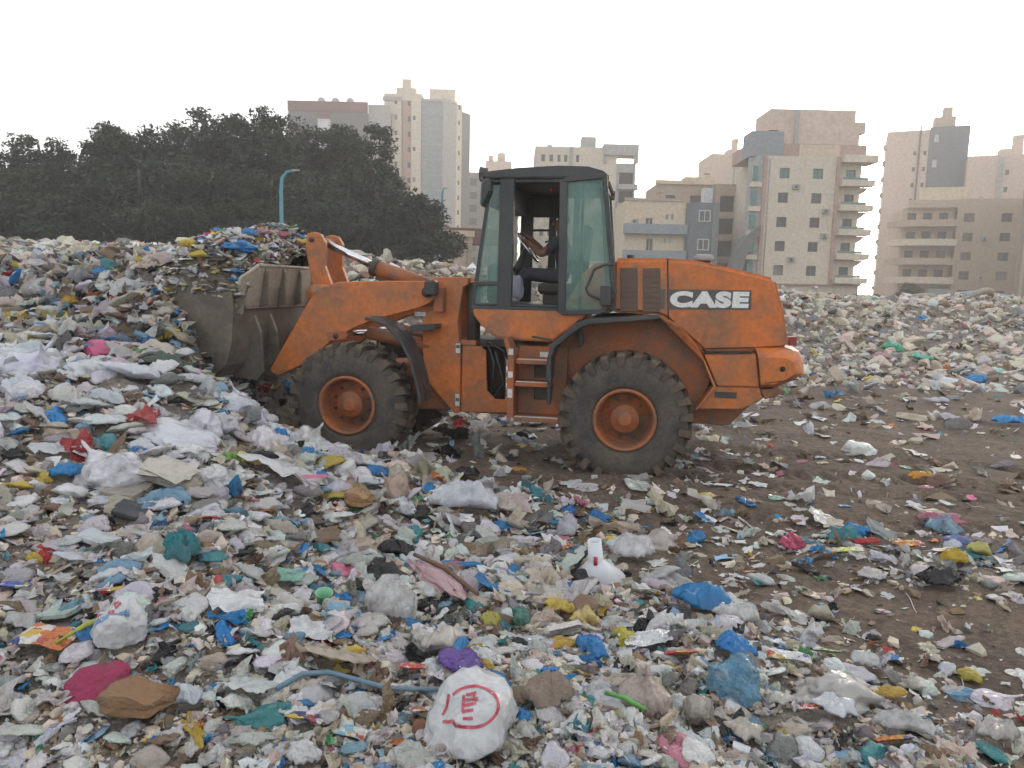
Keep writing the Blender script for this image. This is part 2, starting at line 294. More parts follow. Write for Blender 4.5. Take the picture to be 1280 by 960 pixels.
boxes('pilaster', [(5.5,6.1,-.16,-.005,0,24.6)], M_lgrey, b); shell(b, 16.3, 14, 22.15, M_cream, y0=.9); shell(b, 11.0, 10, 24.55, M_cream, y0=.7, z0=22)
boxes('roof_room', [(7.6,9.9,2,5,24.5,26.6),(2.0,2.8,2,3,24.5,25.2)], M_lgrey, b)
# low beige house with balcony bands and slate corner tower
b = bth('apartment_building', 'low beige house with grey balcony bands beside a slate corner tower', 14.2, 100)
ops = [(2.7,3.7,9.9,11.4),(5.3,5.7,11.2,11.9),(6.0,6.35,11.2,11.9),(2.9,3.8,6.9,8.8),(5.2,5.55,8.2,8.9),(5.85,6.2,8.2,8.9),(2.6,3.0,3.8,5.2),(3.2,3.6,3.8,5.2),(5.6,5.95,4.6,5.2)]
facade(b, (0,0,0), (1,0,0), (0,-1,0), 7.9, 13.6, ops, M_beige, .2, M_pane, M_frame); shell(b, 7.9, 10, 13.55, M_beige, right=False)
for z0 in (9.3, 5.95): box('balcony', -.15, 8.0, -1.1, -.01, z0, z0+1.25, M_bgrey, b, 0)
box('parapet', -.1, 7.9, -.15, .2, 13.55, 13.9, M_tan, b, 0)
n_ = 14; arc = [(7.9+2.15-2.15*math.cos(math.pi*k/n_), -.2-1.5*math.sin(math.pi*k/n_)) for k in range(n_+1)]
link('corner_tower', pyd([(x,y,0) for x, y in arc]+[(x,y,13.3) for x, y in arc]+[(10.05,2.5,13.3)], [(k,k+1,n_+2+k,n_+1+k) for k in range(n_)]+[(n_+1+k,n_+2+k,2*n_+2) for k in range(n_)], smooth=False), M_blue, b)
for k in range(7): box('mullion', 11.1+.15*k, 11.16+.15*k, -1.62+.12*k, -1.5+.14*k, 1, 13.2, M_lgrey, b, 0)
for z0 in (11.0, 7.4, 3.8):
    w = box('window', 9.3, 10.6, -1.76, -1.68, z0, z0+1.25, M_pane, b, 0)
    boxes('frame', [(9.2,9.32,-1.82,-1.69,z0-.1,z0+1.35),(10.58,10.7,-1.82,-1.69,z0-.1,z0+1.35),(9.32,10.58,-1.82,-1.69,z0-.1,z0+.03),(9.32,10.58,-1.82,-1.69,z0+1.22,z0+1.35),(9.9,10.0,-1.82,-1.69,z0+.03,z0+1.22)], M_frame, w)
# stepped beige block behind it, and the dark shell next to it
b = bth('apartment_building', 'stepped beige block with a pale roof tank behind the slate tower', 20.3, 112)
facade(b, (0,0,0), (1,0,0), (0,-1,0), 8.3, 17.4, [(1.4,2.8,14.6,15.8),(5.0,6.6,14.6,15.8)], M_tan, .2); shell(b, 8.3, 9, 17.35, M_tan)
boxes('parapet', [(-.2,8.5,-.3,.2,17.35,17.9),(4.2,8.5,.3,3,17.35,18.5)], M_beige, b); boxes('water_tank', [(6.3,8.0,-2.6,-1,13.5,16.6)], M_white, b)
b = bth('concrete_building', 'narrow unfinished building with dark open floors beside a curved chute', 27.9, 108)
facade(b, (0,0,0), (1,0,0), (0,-1,0), 4.4, 17.0, [(.7,3.4,z,z+2.2,M_void) for z in np.arange(.8,15,3.1)], M_tan, 1.2); shell(b, 4.4, 8, 16.95, M_conc)
# pink block behind
b = bth('apartment_building', 'plain pink block with a grey duct line and a small roof tower', 37.5, 150)
facade(b, (0,0,0), (1,0,0), (0,-1,0), 10.5, 28.4, [], M_pink); shell(b, 10.5, 10, 28.35, M_pink); boxes('duct', [(4.6,5.5,-.5,-.01,6,28)], M_lgrey, b)
boxes('roof_room', [(3.6,6.2,1,4,28.35,29.5),(4.6,5.5,1.5,3,29.5,31.6)], M_pink, b)
for k in range(8): box('balcony', -.9, -.01, .2, 2, 3.1*k+3, 3.1*k+4.4, M_pink, b, 0)
# main cream apartment block
b = bth('apartment_block', 'six storey cream apartment block with pink pilasters and green glazed balconies', 30.0, 96, 0)
z0s = [3.55+2.98*k for k in range(5)]
ops = [(u,u+1.25,z+.75,z+2.0, M_gpane if k == 4 else None) for k, z in enumerate(z0s) for u in (2.6,6.75)]
facade(b, (1.0,0,3.3), (1,0,0), (0,-1,0), 8.6, 15.6, [(a,c,d-3.3,e-3.3,f_) for a,c,d,e,f_ in [(u-1.0,v-1.0,q,w,g) for u,v,q,w,g in ops]], M_cream, .22, M_pane, M_dframe)
facade(b, (.6,.25,0), (1,0,0), (0,-1,0), 13.0, 3.3, [(1.2,1.75,.9,2.2),(5.6,6.6,1.2,2.2),(9.2,10.15,1.2,2.2)], M_cream, .2, M_pane)
box('floor_ledge', .3, 13.9, -.18, .3, 3.16, 3.32, M_pil, b, 0)
for x in (.55, 9.6): box('pilaster', x, x+.45, -.2, .3, 3.32, 18.9, M_pil, b, 0)
facade(b, (10.05,.5,3.3), (1,0,0), (0,-1,0), 2.9, 15.6, [(1.0,2.2,z-3.3+.9,z-3.3+2.0,M_gpane if k == 4 else None) for k, z in enumerate(z0s)], M_cream, .2, M_pane, M_dframe)
for k, z in enumerate(z0s):
    bal = boxes('balcony', [(10.06,14.1,-1.0,.45,z-.12,z+.08),(10.06,14.1,-1.0,-.86,z+.08,z+.62),(13.96,14.1,-.86,2.2,z+.08,z+.62)], M_cream, b)
    box('rail', 10.1, 13.2, -.97, -.9, z+.63, z+.92, M_rail, bal, 0)
    prism('balcony_bracket', [(13.0,z-.12),(14.1,z-.12),(13.5,z-.7),(13.0,z-1.0)], .6, .9, M_cream, b, 0)
box('balcony_roof', 10.06, 14.3, -1.0, 2.2, 18.2, 19.1, M_cream, b, 0)
# rounded end bay with green windows
n_ = 8; arc = [(.6-1.5*math.sin(.5*math.pi*k/n_), 1.6-1.5*math.cos(.5*math.pi*k/n_)) for k in range(n_+1)]
link('end_bay', pyd([(x,y,0) for x, y in arc]+[(x,y,19.0) for x, y in arc], [(k+1,k,n_+1+k,n_+2+k) for k in range(n_)], smooth=True), M_lgrey, b)
for z in z0s: w = box('window', -.75, -.1, -.02, .3, z+.5, z+2.2, M_gpane, b, 0); box('sill', -.95, .5, -.12, .5, z-.35, z+.25, M_cream, w, 0)
shell(b, 12.3, 12, 18.85, M_cream, x0=.7, y0=.75)
boxes('roof_room', [(-.9,13.6,1.0,9,18.9,20.6)], M_pil, b); boxes('roof_room', [(-1.0,3.0,.4,4,18.9,21.9)], M_bgrey, b); boxes('roof_room', [(3.0,13.2,2.4,9,20.6,22.6),(2.0,12.8,3.0,9,22.6,25.2),(12.8,14.6,4,8,22.6,24.0)], M_pink, b)
box('wall_panel', 5.2, 10.3, .95, .99, 18.95, 20.5, M_beige, b, 0); box('wall_panel', 4.9, 5.4, 2.2, 2.39, 20.6, 25.0, M_lgrey, b, 0)
for x in (3.9, 8.1): tube('flood_light', [(x,.0,2.95),(x,-.35,2.8)], .2, M_white, b, 8)
# curved chute wall
b = bth('curved_wall', 'dark grey curved wall bending over beside the cream apartment block', 27.0, 95, 0, 'wall')
prof = [(.0,0),(.05,3),(.25,5.2),(.7,7.0),(1.5,8.6),(2.6,9.8),(3.4,10.4),(3.4,9.2),(2.9,8.8),(2.2,7.6),(1.7,6.2),(1.45,4.6),(1.4,0)]
prism('panel', prof, 0, 3, M_dark, b, 0)
# block with curved balconies
b = bth('apartment_building', 'brown grey block with curved stacked balconies and small square windows', 61.2, 124, -16)
zs = [1.8+3.0*k for k in range(5)]
ops = [(u,u+1.5,z,z+1.35) for z in zs for u in (2.0,7.2)]
facade(b, (8.9,0,0), (1,0,0), (0,-1,0), 10.2, 17.4, [(u-1,v-1,q,w) for u,v,q,w in ops], M_tan, .2, M_pane, M_dframe)
for k, z in enumerate(zs):
    pts = [(-.5,3.2),(.6,.6),(2.0,-.8),(3.6,-1.4),(8.89,-1.4),(8.89,1.4),(2,2.2)]
    bm = bmesh.new(); a = [bm.verts.new((x,y,z-.75)) for x, y in pts]; c = [bm.verts.new((x,y,z+.30)) for x, y in pts]; bm.faces.new(a[::-1]); bm.faces.new(c)
    for i in range(len(pts)): bm.faces.new((a[i],a[(i+1) % len(pts)],c[(i+1) % len(pts)],c[i]))
    link('balcony', bm_mesh(bm), M_cream if k % 2 else M_tan, b)
facade(b, (1.5,1.5,0), (1,0,0), (0,-1,0), 7.4, 16.2, [(u,u+1.3,z+.2,z+1.6,M_void) for z in zs for u in (.6,2.9,5.2)], M_tan, .3)
shell(b, 17.6, 11, 16.1, M_tan, x0=1.5, y0=1.7, left=True); boxes('parapet', [(2,9.2,.4,1.4,16.1,17.3)], M_tan, b)
boxes('roof_room', [(4.5,11.2,3,6,16.1,19.6)], M_beige, b)
boxes('laundry', [(5.4,8.4,-1.5,-1.46,2.1,3.3)], M_bgrey, b)
# tower with a slate face
b = bth('tower_block', 'high tower with a pale left face and a slate blue gable', 71.2, 150, -24)
facade(b, (0,0,0), (1,0,0), (0,-1,0), 7.2, 33.2, [(4.7,5.2,z,z+.8) for z in np.arange(2,31.5,2.95)]+[(6.4,6.9,z,z+.8) for z in np.arange(2,31.5,2.95)], M_pink, .15)
facade(b, (7.2,-.1,0), (1,0,0), (0,-1,0), 6.6, 33.6, [(.8,1.6,z,z+1.5,M_frame) for z in (26.2,30.8)], M_blue, .15); shell(b, 13.8, 12, 33.2, M_pink, y0=.3)
boxes('pipe_duct', [(5.5,5.8,-.3,-.01,0,34)], M_dframe, b); boxes('roof_room', [(7.8,11.4,1,5,33.2,35.6),(9.2,10.8,1.5,4,35.6,37.4)], M_tan, b)
for k in range(10): box('ledge', -.5, -.01, .3, 2.2, 3.0*k+3, 3.0*k+3.8, M_tan, b, 0)
b = bth('tower_block', 'plain pink tower with a grey service strip and corner balconies', 82.5, 142, -24)
facade(b, (0,0,0), (1,0,0), (0,-1,0), 12.5, 27.6, [(6.0,6.6,z,z+.9) for z in np.arange(15,26,3)], M_pink, .15); shell(b, 12.5, 12, 27.55, M_pink)
boxes('duct', [(4.9,5.6,-.3,-.01,0,27)], M_lgrey, b); boxes('roof_room', [(5.0,8.6,1,4,27.55,28.8),(7.0,8.6,1.5,3,28.8,31.2)], M_pink, b)
for k in range(8): box('balcony', 10.6, 13.6, -1.2, -.01, 3.0*k+4, 3.0*k+5.1, M_pink, b, 0)
M_tdk = wallm('dim_tan_render', (.26,.215,.175))
b = bth('concrete_building', 'dim tan building with vertical ribs at the edge beside the brown block', 71.0, 108, -33)
facade(b, (0,0,0), (1,0,0), (0,-1,0), 14, 18.4, [(u,u+1.2,z,z+1.3) for z in np.arange(2,17,3) for u in (4,8)], M_tdk, .2); shell(b, 14, 10, 18.35, M_tdk)
for k in range(5): box('pilaster', .6+1.5*k, 1.0+1.5*k, -.35, -.01, 0, 18.3, M_tan, b, 0)
for k in range(5): box('balcony', 9.5, 13.5, -1.3, -.01, 3*k+3, 3*k+4, M_tan, b, 0)
b = bth('canopy', 'faded blue canopy roof standing behind the rubble bank', 36.8, 60, 0, 'canopy')
bm = bmesh.new(); ps = [(0,0,2.35),(4.5,0,2.1),(4.5,4,2.2),(0,4,2.5),(1.2,2,2.75)]; vv = [bm.verts.new(p) for p in ps]+[bm.verts.new((x,y,z-.14)) for x,y,z in ps]
for a, c in ((0,1),(1,2),(2,3),(3,0)): bm.faces.new((vv[a],vv[c],vv[4])); bm.faces.new((vv[a],vv[a+5],vv[c+5],vv[c])); bm.faces.new((vv[c+5],vv[a+5],vv[9]))
link('roof', bm_mesh(bm), dirty('blue_tarp', (.06,.14,.18), .6), b)
for x in (.2,4.3):
    for y in (.2,3.8): tube('post', [(x,y,0),(x,y,2.25)], .05, M_dframe, b, 6)

# small things on the facades: air conditioners, aerials, sagging wires
def extras(bld, W, H, spots, roof):
    for (u, v) in spots:
        a = box('air_conditioner', u, u+.85, -.42, -.012, v, v+.6, M_lgrey, bld, .02); tube('fan_grille', [(u+.32,-.425,v+.3),(u+.32,-.44,v+.3)], .22, M_dframe, a, 12)
    for (u, d, h) in roof:
        a = tube('aerial', [(u,d,H-.1),(u,d,H+h)], .04, M_dframe, bld, 5); boxes('aerial_bar', [(u-.6,u+.6,d-.02,d+.02,H+h*.8,H+h*.8+.05),(u-.4,u+.4,d-.02,d+.02,H+h*.92,H+h*.92+.05)], M_dframe, a)
for o_ in [q for q in bpy.data.objects if q.type == 'EMPTY' and q.get('category') == 'building']:
    lab_ = o_['label']
    if lab_.startswith('six storey'): extras(o_, 13, 25.2, [(4.3,6.0),(8.2,9.0),(4.3,14.9),(8.2,12.0)], [(4,5,2.2),(9,5,1.6)]); tube('drain_pipe', [(1.35,-.06,0.3),(1.35,-.06,18.5)], .06, M_lgrey, o_, 6)
    elif lab_.startswith('brown grey'): extras(o_, 18, 16.2, [(12.6,4.9),(12.6,10.9),(17.4,7.9)], [(13,4,2.0),(16,5,1.5)])
    elif lab_.startswith('tall cream block'): extras(o_, 16, 24.6, [(8.0,4.5),(8.0,10.4),(8.0,16.3),(9.4,13.2)], [(4,3,2.5),(10,3,1.8)])
    elif lab_.startswith('low beige'): extras(o_, 8, 13.9, [(.9,10.6),(.9,3.9)], [(2,3,1.6),(5,3,1.2)])
    elif lab_.startswith('tall cream tower') or lab_.startswith('high tower'): extras(o_, 8, 37.4, [], [(4,3,5.0)])
# ------------------------------------------------------------------ street lamps
M_pole = dirty('teal_paint', (.07,.27,.36), .5, (.12,.12,.11), .3)
for (x, y, h, lab) in ((-11.0,36,7.3,'curved teal street lamp rising out of the loaded bucket heap'),(-5.0,52,8.6,'straight teal lamp post beside the pink kiosk')):
    ar = .55 if h < 8 else .12
    t = thing('street_lamp', lab, 'street lamp', (x, y, 0), R(15))
    tube('pole', [(0,0,0),(0,0,h*.5),(0,0,h*.88),(.1*ar,0,h*.95),(.5*ar,0,h*.99),(1.1*ar,0,h)], [.11,.1,.085,.075,.06,.05], M_pole, t, 10); tube('base', [(0,0,0),(0,0,1.0)], [.16,.15], M_pole, t, 10)
    bm = bmesh.new(); add_prism(bm, [(x_-1.1+1.1*ar,z_) for x_,z_ in ((1.0,h-.03),(1.35,h+.0),(1.38,h+.05),(1.0,h+.06))], -.06, .06); link('lamp_head', bm_mesh(fin(bm, .02)), M_lgrey, t)

# ------------------------------------------------------------------ trees
M_bark = dirty('bark', (.085,.065,.05), .9, (.04,.03,.025), .6, 6., bumpd=.02)
def leafm(name, c0, c1):
    m, n, l, b = nodes_of(name); t = noise_n(n, l, .55, 3); r = ramp(n, l, t.outputs[0], .3, .7, (*c0,1), (*c1,1)); l.new(r.outputs[0], b.inputs['Base Color']); b.inputs['Roughness'].default_value = .75
    b.inputs['Subsurface Weight'].default_value = 0; return m
M_leafs = [leafm('grey_green_needles', (.016,.027,.015), (.034,.048,.026)), leafm('olive_needles', (.020,.029,.014), (.044,.053,.026)), leafm('dark_leaves', (.014,.021,.012), (.028,.036,.018))]
def crown_mesh(seed, H, rad, z0, ncl, per, leaf, droop=.3):
    g = np.random.default_rng(seed); V = []; cl = []
    lobes = [(0, 0, H*.86, rad*.36)]
    for _ in range(34):
        d_ = g.normal(0, 1, 3); d_ /= np.linalg.norm(d_); q_ = g.random()**.4; lobes.append((d_[0]*rad*.72*q_, d_[1]*rad*.72*q_, H*.53+d_[2]*q_*H*.36, rad*(.20+.20*g.random())))
    for k in range(ncl):
        lx_, ly_, lz_, lr_ = lobes[k % len(lobes)]; d_ = g.normal(0, 1, 3); d_ /= np.linalg.norm(d_); q_ = lr_*(.35+.65*g.random())
        z = lz_+d_[2]*q_*1.25; cl.append((lx_+d_[0]*q_, ly_+d_[1]*q_, min(max(z, z0*.6), H), .42+.40*g.random()*rad/3))
    for (cx, cy_, cz, cr) in cl:
        p = np.clip(g.normal(0, .47, (per, 3)), -.85, .85)*cr; p[:, 2] = p[:, 2]*.75-droop*np.hypot(p[:, 0], p[:, 1])*.4
        p += (cx, cy_, cz); d = g.normal(0, 1, (per, 3))*(1,1,.8); d /= np.linalg.norm(d, axis=1)[:, None]; e = np.cross(d, g.normal(0, 1, (per, 3))); e /= np.linalg.norm(e, axis=1)[:, None]+1e-6
        s = leaf*(.6+.8*g.random(per))[:, None]; V.append(np.stack([p-d*s, p+e*s*.33, p+d*s, p-e*s*.33], 1).reshape(-1, 3))
    V = np.concatenate(V); F = np.arange(len(V)).reshape(-1, 4); return npmesh('crown', V, F)
def trunk_mesh(seed, H, rad):
    g = random.Random(seed); bm = bmesh.new(); lean = (g.uniform(-.4,.4), g.uniform(-.4,.4))
    P = lambda t: Vector((lean[0]*t*t*2+.12*math.sin(5*t+seed), lean[1]*t*t*2, H*.9*t))
    add_tube(bm, [P(t/6) for t in range(7)], [.24*(1-.85*t/6)+.03 for t in range(7)], 7)
    for k in range(9):
        t = .22+.07*k; p = P(t); a = g.random()*6.283; L_ = rad*(.9-.3*t); q = p+Vector((math.cos(a)*L_, math.sin(a)*L_, H*.16)); mid = (p+q)/2+Vector((0,0,-.15))
        add_tube(bm, [p, mid, q], [.09*(1-.5*t), .06, .015], 5)
    return bm_mesh(bm, smooth=True)
kinds = []
for s in range(5):
    H = [11.0,11.6,10.4,8.0,6.6][s]; rad = [3.3,2.9,3.6,3.3,2.6][s]
    kinds.append((H, crown_mesh(100+s, H, rad, [1.6,2.0,1.4,1.0,.8][s], [230,220,230,190,160][s], 200, [.14,.135,.14,.135,.15][s]), trunk_mesh(s, H, rad)))
TL = [(-31.3,48,10.0,0,'grey green tree with gaps at the row end'),(-28.6,47,10.3,1,'rounded feathery tree second in the row of trees'),(-25.6,50,10.4,2,'feathery tree beside a gap of open sky'),(-24.0,46,11.0,1,'slim tree with a split tip beside the gap of open sky'),
 (-22.3,48,11.6,0,None),(-20.4,50,12.0,2,None),(-17.2,47,12.2,0,'tallest tree of the row with a visible pale limb'),(-15.4,49,12.0,1,None),(-14.0,52,11.5,2,'tree growing against the maroon topped block'),(-12.2,47,11.6,0,None),(-10.3,50,12.0,1,'tree standing before the cream tower corner'),
 (-8.3,47,7.9,3,'short dark tree before the cream tower foot'),(-6.2,46,7.3,4,'low dark bushy tree beside the pink kiosk'),(-26.6,44,8.0,3,None),(-21.0,43,8.4,3,None),(-17.2,43,8.3,2,None),(-11.4,43,7.6,3,'olive tree behind the curved teal street lamp'),(-14.0,43,8.0,1,None),(-34.0,46,10.0,2,None),(-37.5,48,10.0,0,None),(-23.6,42,6.6,4,None),(-19.4,41.5,6.2,4,None),(-29.6,43,7.2,4,None),(-12.6,42,6.2,4,None)]
for i, (x, y, top, k, lab) in enumerate(TL):
    H, cm, tm = kinds[k]; s = (top*1.07+.1)/H
    big = top > 9
    t = thing('tree', lab or ('tall grey green tree inside the dense row behind the rubble bank' if big else 'lower tree filling the front of the dense tree row'), 'tree', (x, y, -.1), i*2.4, 'trees behind the rubble bank')
    t.scale = (s*(1.08 if big else 1.15), s*(1.08 if big else 1.15), s)
    c = link('crown', cm, None, t); tr = link('trunk', tm, None, t)
    for o_, m in ((c, M_leafs[2 if k >= 3 and i in (11,12) else i % 2]), (tr, M_bark)):
        if not o_.data.materials: o_.data.materials.append(m)
        o_.material_slots[0].link = 'OBJECT'; o_.material_slots[0].material = m
for (x, y, lab) in ((45.6,88,'round dark shrub at the foot of the cream apartment block'),(47.2,90,'second shrub close to the gap between two blocks')):
    t = thing('shrub', lab, 'shrub', (x, y, 0), x); t.scale = (.55,.55,.55); c = link('crown', kinds[4][1], None, t); c.material_slots[0].link = 'OBJECT'; c.material_slots[0].material = M_leafs[2]; link('trunk', kinds[4][2], None, t)
# ------------------------------------------------------------------ wheel loader (x forward, y to its left, z up; origin under the rear axle)
M_or = dirty('orange_paint', (.56,.152,.028), .48, (.21,.112,.062), .85, 2.3, 17, lo=.40, hi=.66)
M_or2 = dirty('worn_orange_paint', (.40,.105,.026), .6, (.15,.095,.062), .95, 3.0, 30, lo=.35, hi=.65)
M_blk = dirty('black_plastic', (.030,.032,.036), .45, (.11,.10,.09), .5, 3.0, 30, lo=.42, hi=.75); M_cab = dirty('charcoal_paint', (.028,.031,.034), .4, (.09,.085,.08), .4, 2.0)
M_steel = dirty('worn_bucket_steel', (.20,.170,.140), .62, (.085,.066,.052), .85, 1.7, 18, .25, .004, .35, .62); M_steel2 = dirty('bare_bucket_steel', (.38,.33,.27), .6, (.15,.12,.095), .7, 2.2, 18, .15, .003)
M_dsteel = dirty('grimy_steel', (.05,.042,.036), .6); M_chrome = dirty('chrome_rod', (.75,.76,.78), .18, (.3,.3,.3), .2, metal=1.0)
M_rub = dirty('muddy_rubber', (.028,.027,.027), .85, (.115,.084,.060), .95, 4.5, 26, 0, .006, .28, .55); M_rubs = dirty('rubber_sidewall', (.030,.032,.034), .72, (.105,.080,.060), .95, 3.2, 26, lo=.30, hi=.62)
M_vent = dirty('vent_mesh', (.13,.082,.062), .7); M_glass = glass('tinted_glass', (.20,.36,.31), .05, .30); M_sticker = dirty('sticker_white', (.6,.6,.58), .5); M_logo = dirty('logo_white', (.72,.72,.71), .5, (.4,.38,.35), .25); M_lback = dirty('logo_grey', (.085,.08,.08), .5); M_seam = dirty('seam_hole_shade', (.015,.013,.012), .9)  # M_seam: near-black joints; shade inside groove and tow hole put in as colour
M_seat = dirty('seat_fabric', (.05,.045,.04), .9)
LD = thing('wheel_loader', 'orange wheel loader with charcoal cab lifting a bucket full of rubbish', 'wheel loader', (1.473, 9.412, 0), math.atan2(.1784, -.984))
# --- wheels
def wheel_meshes():
    seg = 64; bm = bmesh.new()
    prof = [(.335,.20),(.36,.245),(.42,.255),(.50,.262),(.58,.258),(.64,.240),(.68,.215),(.695,.16),(.70,0),(.695,-.16),(.68,-.215),(.64,-.240),(.50,-.262),(.36,-.245),(.335,-.20)]
    add_lathe(bm, prof, seg); nsw = len(bm.faces)
    N = 24
    for s in (1, -1):
        for k in range(N):
            a = 2*math.pi*(k+(.5 if s < 0 else 0))/N; da = 2*math.pi/N
            # a chevron lug from the shoulder to the middle
            ring = []
            for (yy, off, w, r0, r1) in ((.268*s,0,.30,.60,.712),(.235*s,.04,.30,.66,.742),(.12*s,.22,.28,.68,.748),(-.01*s,.42,.22,.68,.746)):
                a0 = a+off*da-w*da*.75; a1 = a+off*da+w*da*.75
                ring.append([bm.verts.new((r_*math.cos(t), yy, r_*math.sin(t))) for r_, t in ((r0,a0),(r1,a0),(r1,a1),(r0,a1))])
            for p, q in zip(ring, ring[1:]):
                for i in range(4): bm.faces.new((p[i], p[(i+1) % 4], q[(i+1) % 4], q[i]))
            bm.faces.new(ring[0]); bm.faces.new(ring[-1][::-1])
    bmesh.ops.recalc_face_normals(bm, faces=bm.faces[:])
    ty = bm_mesh(bm, 'tyre'); ty.materials.append(M_rub); ty.materials.append(M_rubs)
    for f in ty.polygons:
        c = f.center; r = math.hypot(c.x, c.z); f.material_index = 1 if (r < .66 and f.index < nsw) else 0; f.use_smooth = f.index < nsw
    bm = bmesh.new(); add_lathe(bm, [(.352,.20),(.352,.262),(.325,.268),(.312,.245),(.300,.20),(.290,.06),(.285,.04),(.19,.03),(.19,-.2)], 48); bmesh.ops.recalc_face_normals(bm, faces=bm.faces[:]); rim = bm_mesh(bm, 'rim', True)
    bm = bmesh.new(); add_lathe(bm, [(.28,.035),(.255,.06),(.175,.07),(.165,.14),(.15,.16),(.09,.165),(.085,.185),(.06,.19),(.001,.19)], 32); bmesh.ops.recalc_face_normals(bm, faces=bm.faces[:]); hub = bm_mesh(bm, 'hub', True)
    bm = bmesh.new(); add_tube(bm, [(0,.05,0),(0,.095,0)], .018, 6); bolt = bm_mesh(bm, 'bolt')
    return ty, rim, hub, bolt
ty_me, rim_me, hub_me, bolt_me = wheel_meshes()
rim_me.materials.append(M_or2); hub_me.materials.append(M_or2); bolt_me.materials.append(M_dsteel)
ax = dirty('axle_paint', (.2,.055,.02), .6)
for (x, s, rot) in ((0,1,.1),(3.25,1,.3),(0,-1,.2),(3.25,-1,.5)):
    w = bpy.data.objects.new('wheel', ty_me); col.objects.link(w); w.parent = LD; w.name = 'wheel'; w.location = (x, 1.0*s, .752); w.rotation_euler = (0, rot, 0 if s > 0 else math.pi)
    for nm, me in (('rim', rim_me), ('hub', hub_me)): o = bpy.data.objects.new(nm, me); col.objects.link(o); o.parent = w
    if s > 0:
        for k in range(10): o = bpy.data.objects.new('bolt', bolt_me); col.objects.link(o); o.parent = w; o.location = (.225*math.cos(k*.6283), 0, .225*math.sin(k*.6283))
for x in (0, 3.25): tube('axle', [(x,-.9,.752),(x,-.35,.752),(x,-.2,.752),(x,.2,.752),(x,.35,.752),(x,.9,.752)], [.13,.15,.26,.26,.15,.13], ax, LD, 14)
# --- rear frame and bodywork
prism('rear_frame', [(1.36,.62),(1.36,1.5),(-1.45,1.5),(-1.45,.9),(-1.2,.62)], -.45, .45, M_or2, LD, .01)
prism('frame_side_plate', [(2.05,.62),(2.04,1.47),(1.82,1.45),(1.74,1.4),(1.72,.9),(1.62,.80),(1.40,.80),(1.38,.64)], .46, .50, M_or, LD, .005); box('hinge_pin_boss', 1.86, 2.06, -.3, .52, 1.46, 1.52, M_or, LD)
tube('steering_cylinder', [(1.93,.38,1.50),(1.93,.38,2.22)], [.085,.085], M_dsteel, LD, 12); tube('hinge_column', [(1.74,0,.6),(1.74,0,1.5)], .16, M_dsteel, LD, 12); box('hinge_plate', 1.3, 2.1, -.4, .4, .60, .70, M_or2, LD); box('hinge_plate', 1.3, 2.0, -.4, .4, 1.44, 1.53, M_dsteel, LD); tube('hose', [(1.62,.52,1.40),(1.55,.54,1.2),(1.5,.53,1.0),(1.62,.5,.86)], .02, M_blk, LD, 6); tube('hose', [(1.70,.5,1.45),(1.62,.56,1.25),(1.64,.54,.95)], .018, M_blk, LD, 6); tube('hose', [(1.80,.3,1.48),(1.7,.5,1.5),(1.5,.6,1.42),(1.44,.55,1.3)], .018, M_blk, LD, 6)
prism('wheel_arch_panel', [(.95,.70),(.95,1.56),(.5,1.86),(-.38,1.88),(-.62,1.75),(-.85,1.5),(-.95,1.2),(-.80,.80),(.6,.66)], .62, .70, M_or2, LD, .004)
prism('rear_side_panel', [(-.80,.86),(-1.28,.88),(-1.50,1.01),(-1.46,1.14),(-.985,1.13)], -.86, .86, M_or, LD, .01)
prism('arch_lip', [(-.33,1.90),(-.36,1.865),(-.56,1.78),(-.72,1.62),(-.86,1.40),(-.99,1.13),(-.80,.86),(-.77,.86),(-.955,1.13),(-.83,1.42),(-.69,1.65),(-.53,1.815)], .70, .92, M_or, LD, .004)
prism('tool_box', [(-.84,1.488),(-1.395,1.515),(-1.455,1.145),(-1.00,1.135)], -.885, .885, M_or, LD, .012, 2)
box('tool_box_slot', -1.22, -.98, .83, .866, 1.0, 1.07, M_dsteel, LD, 0)
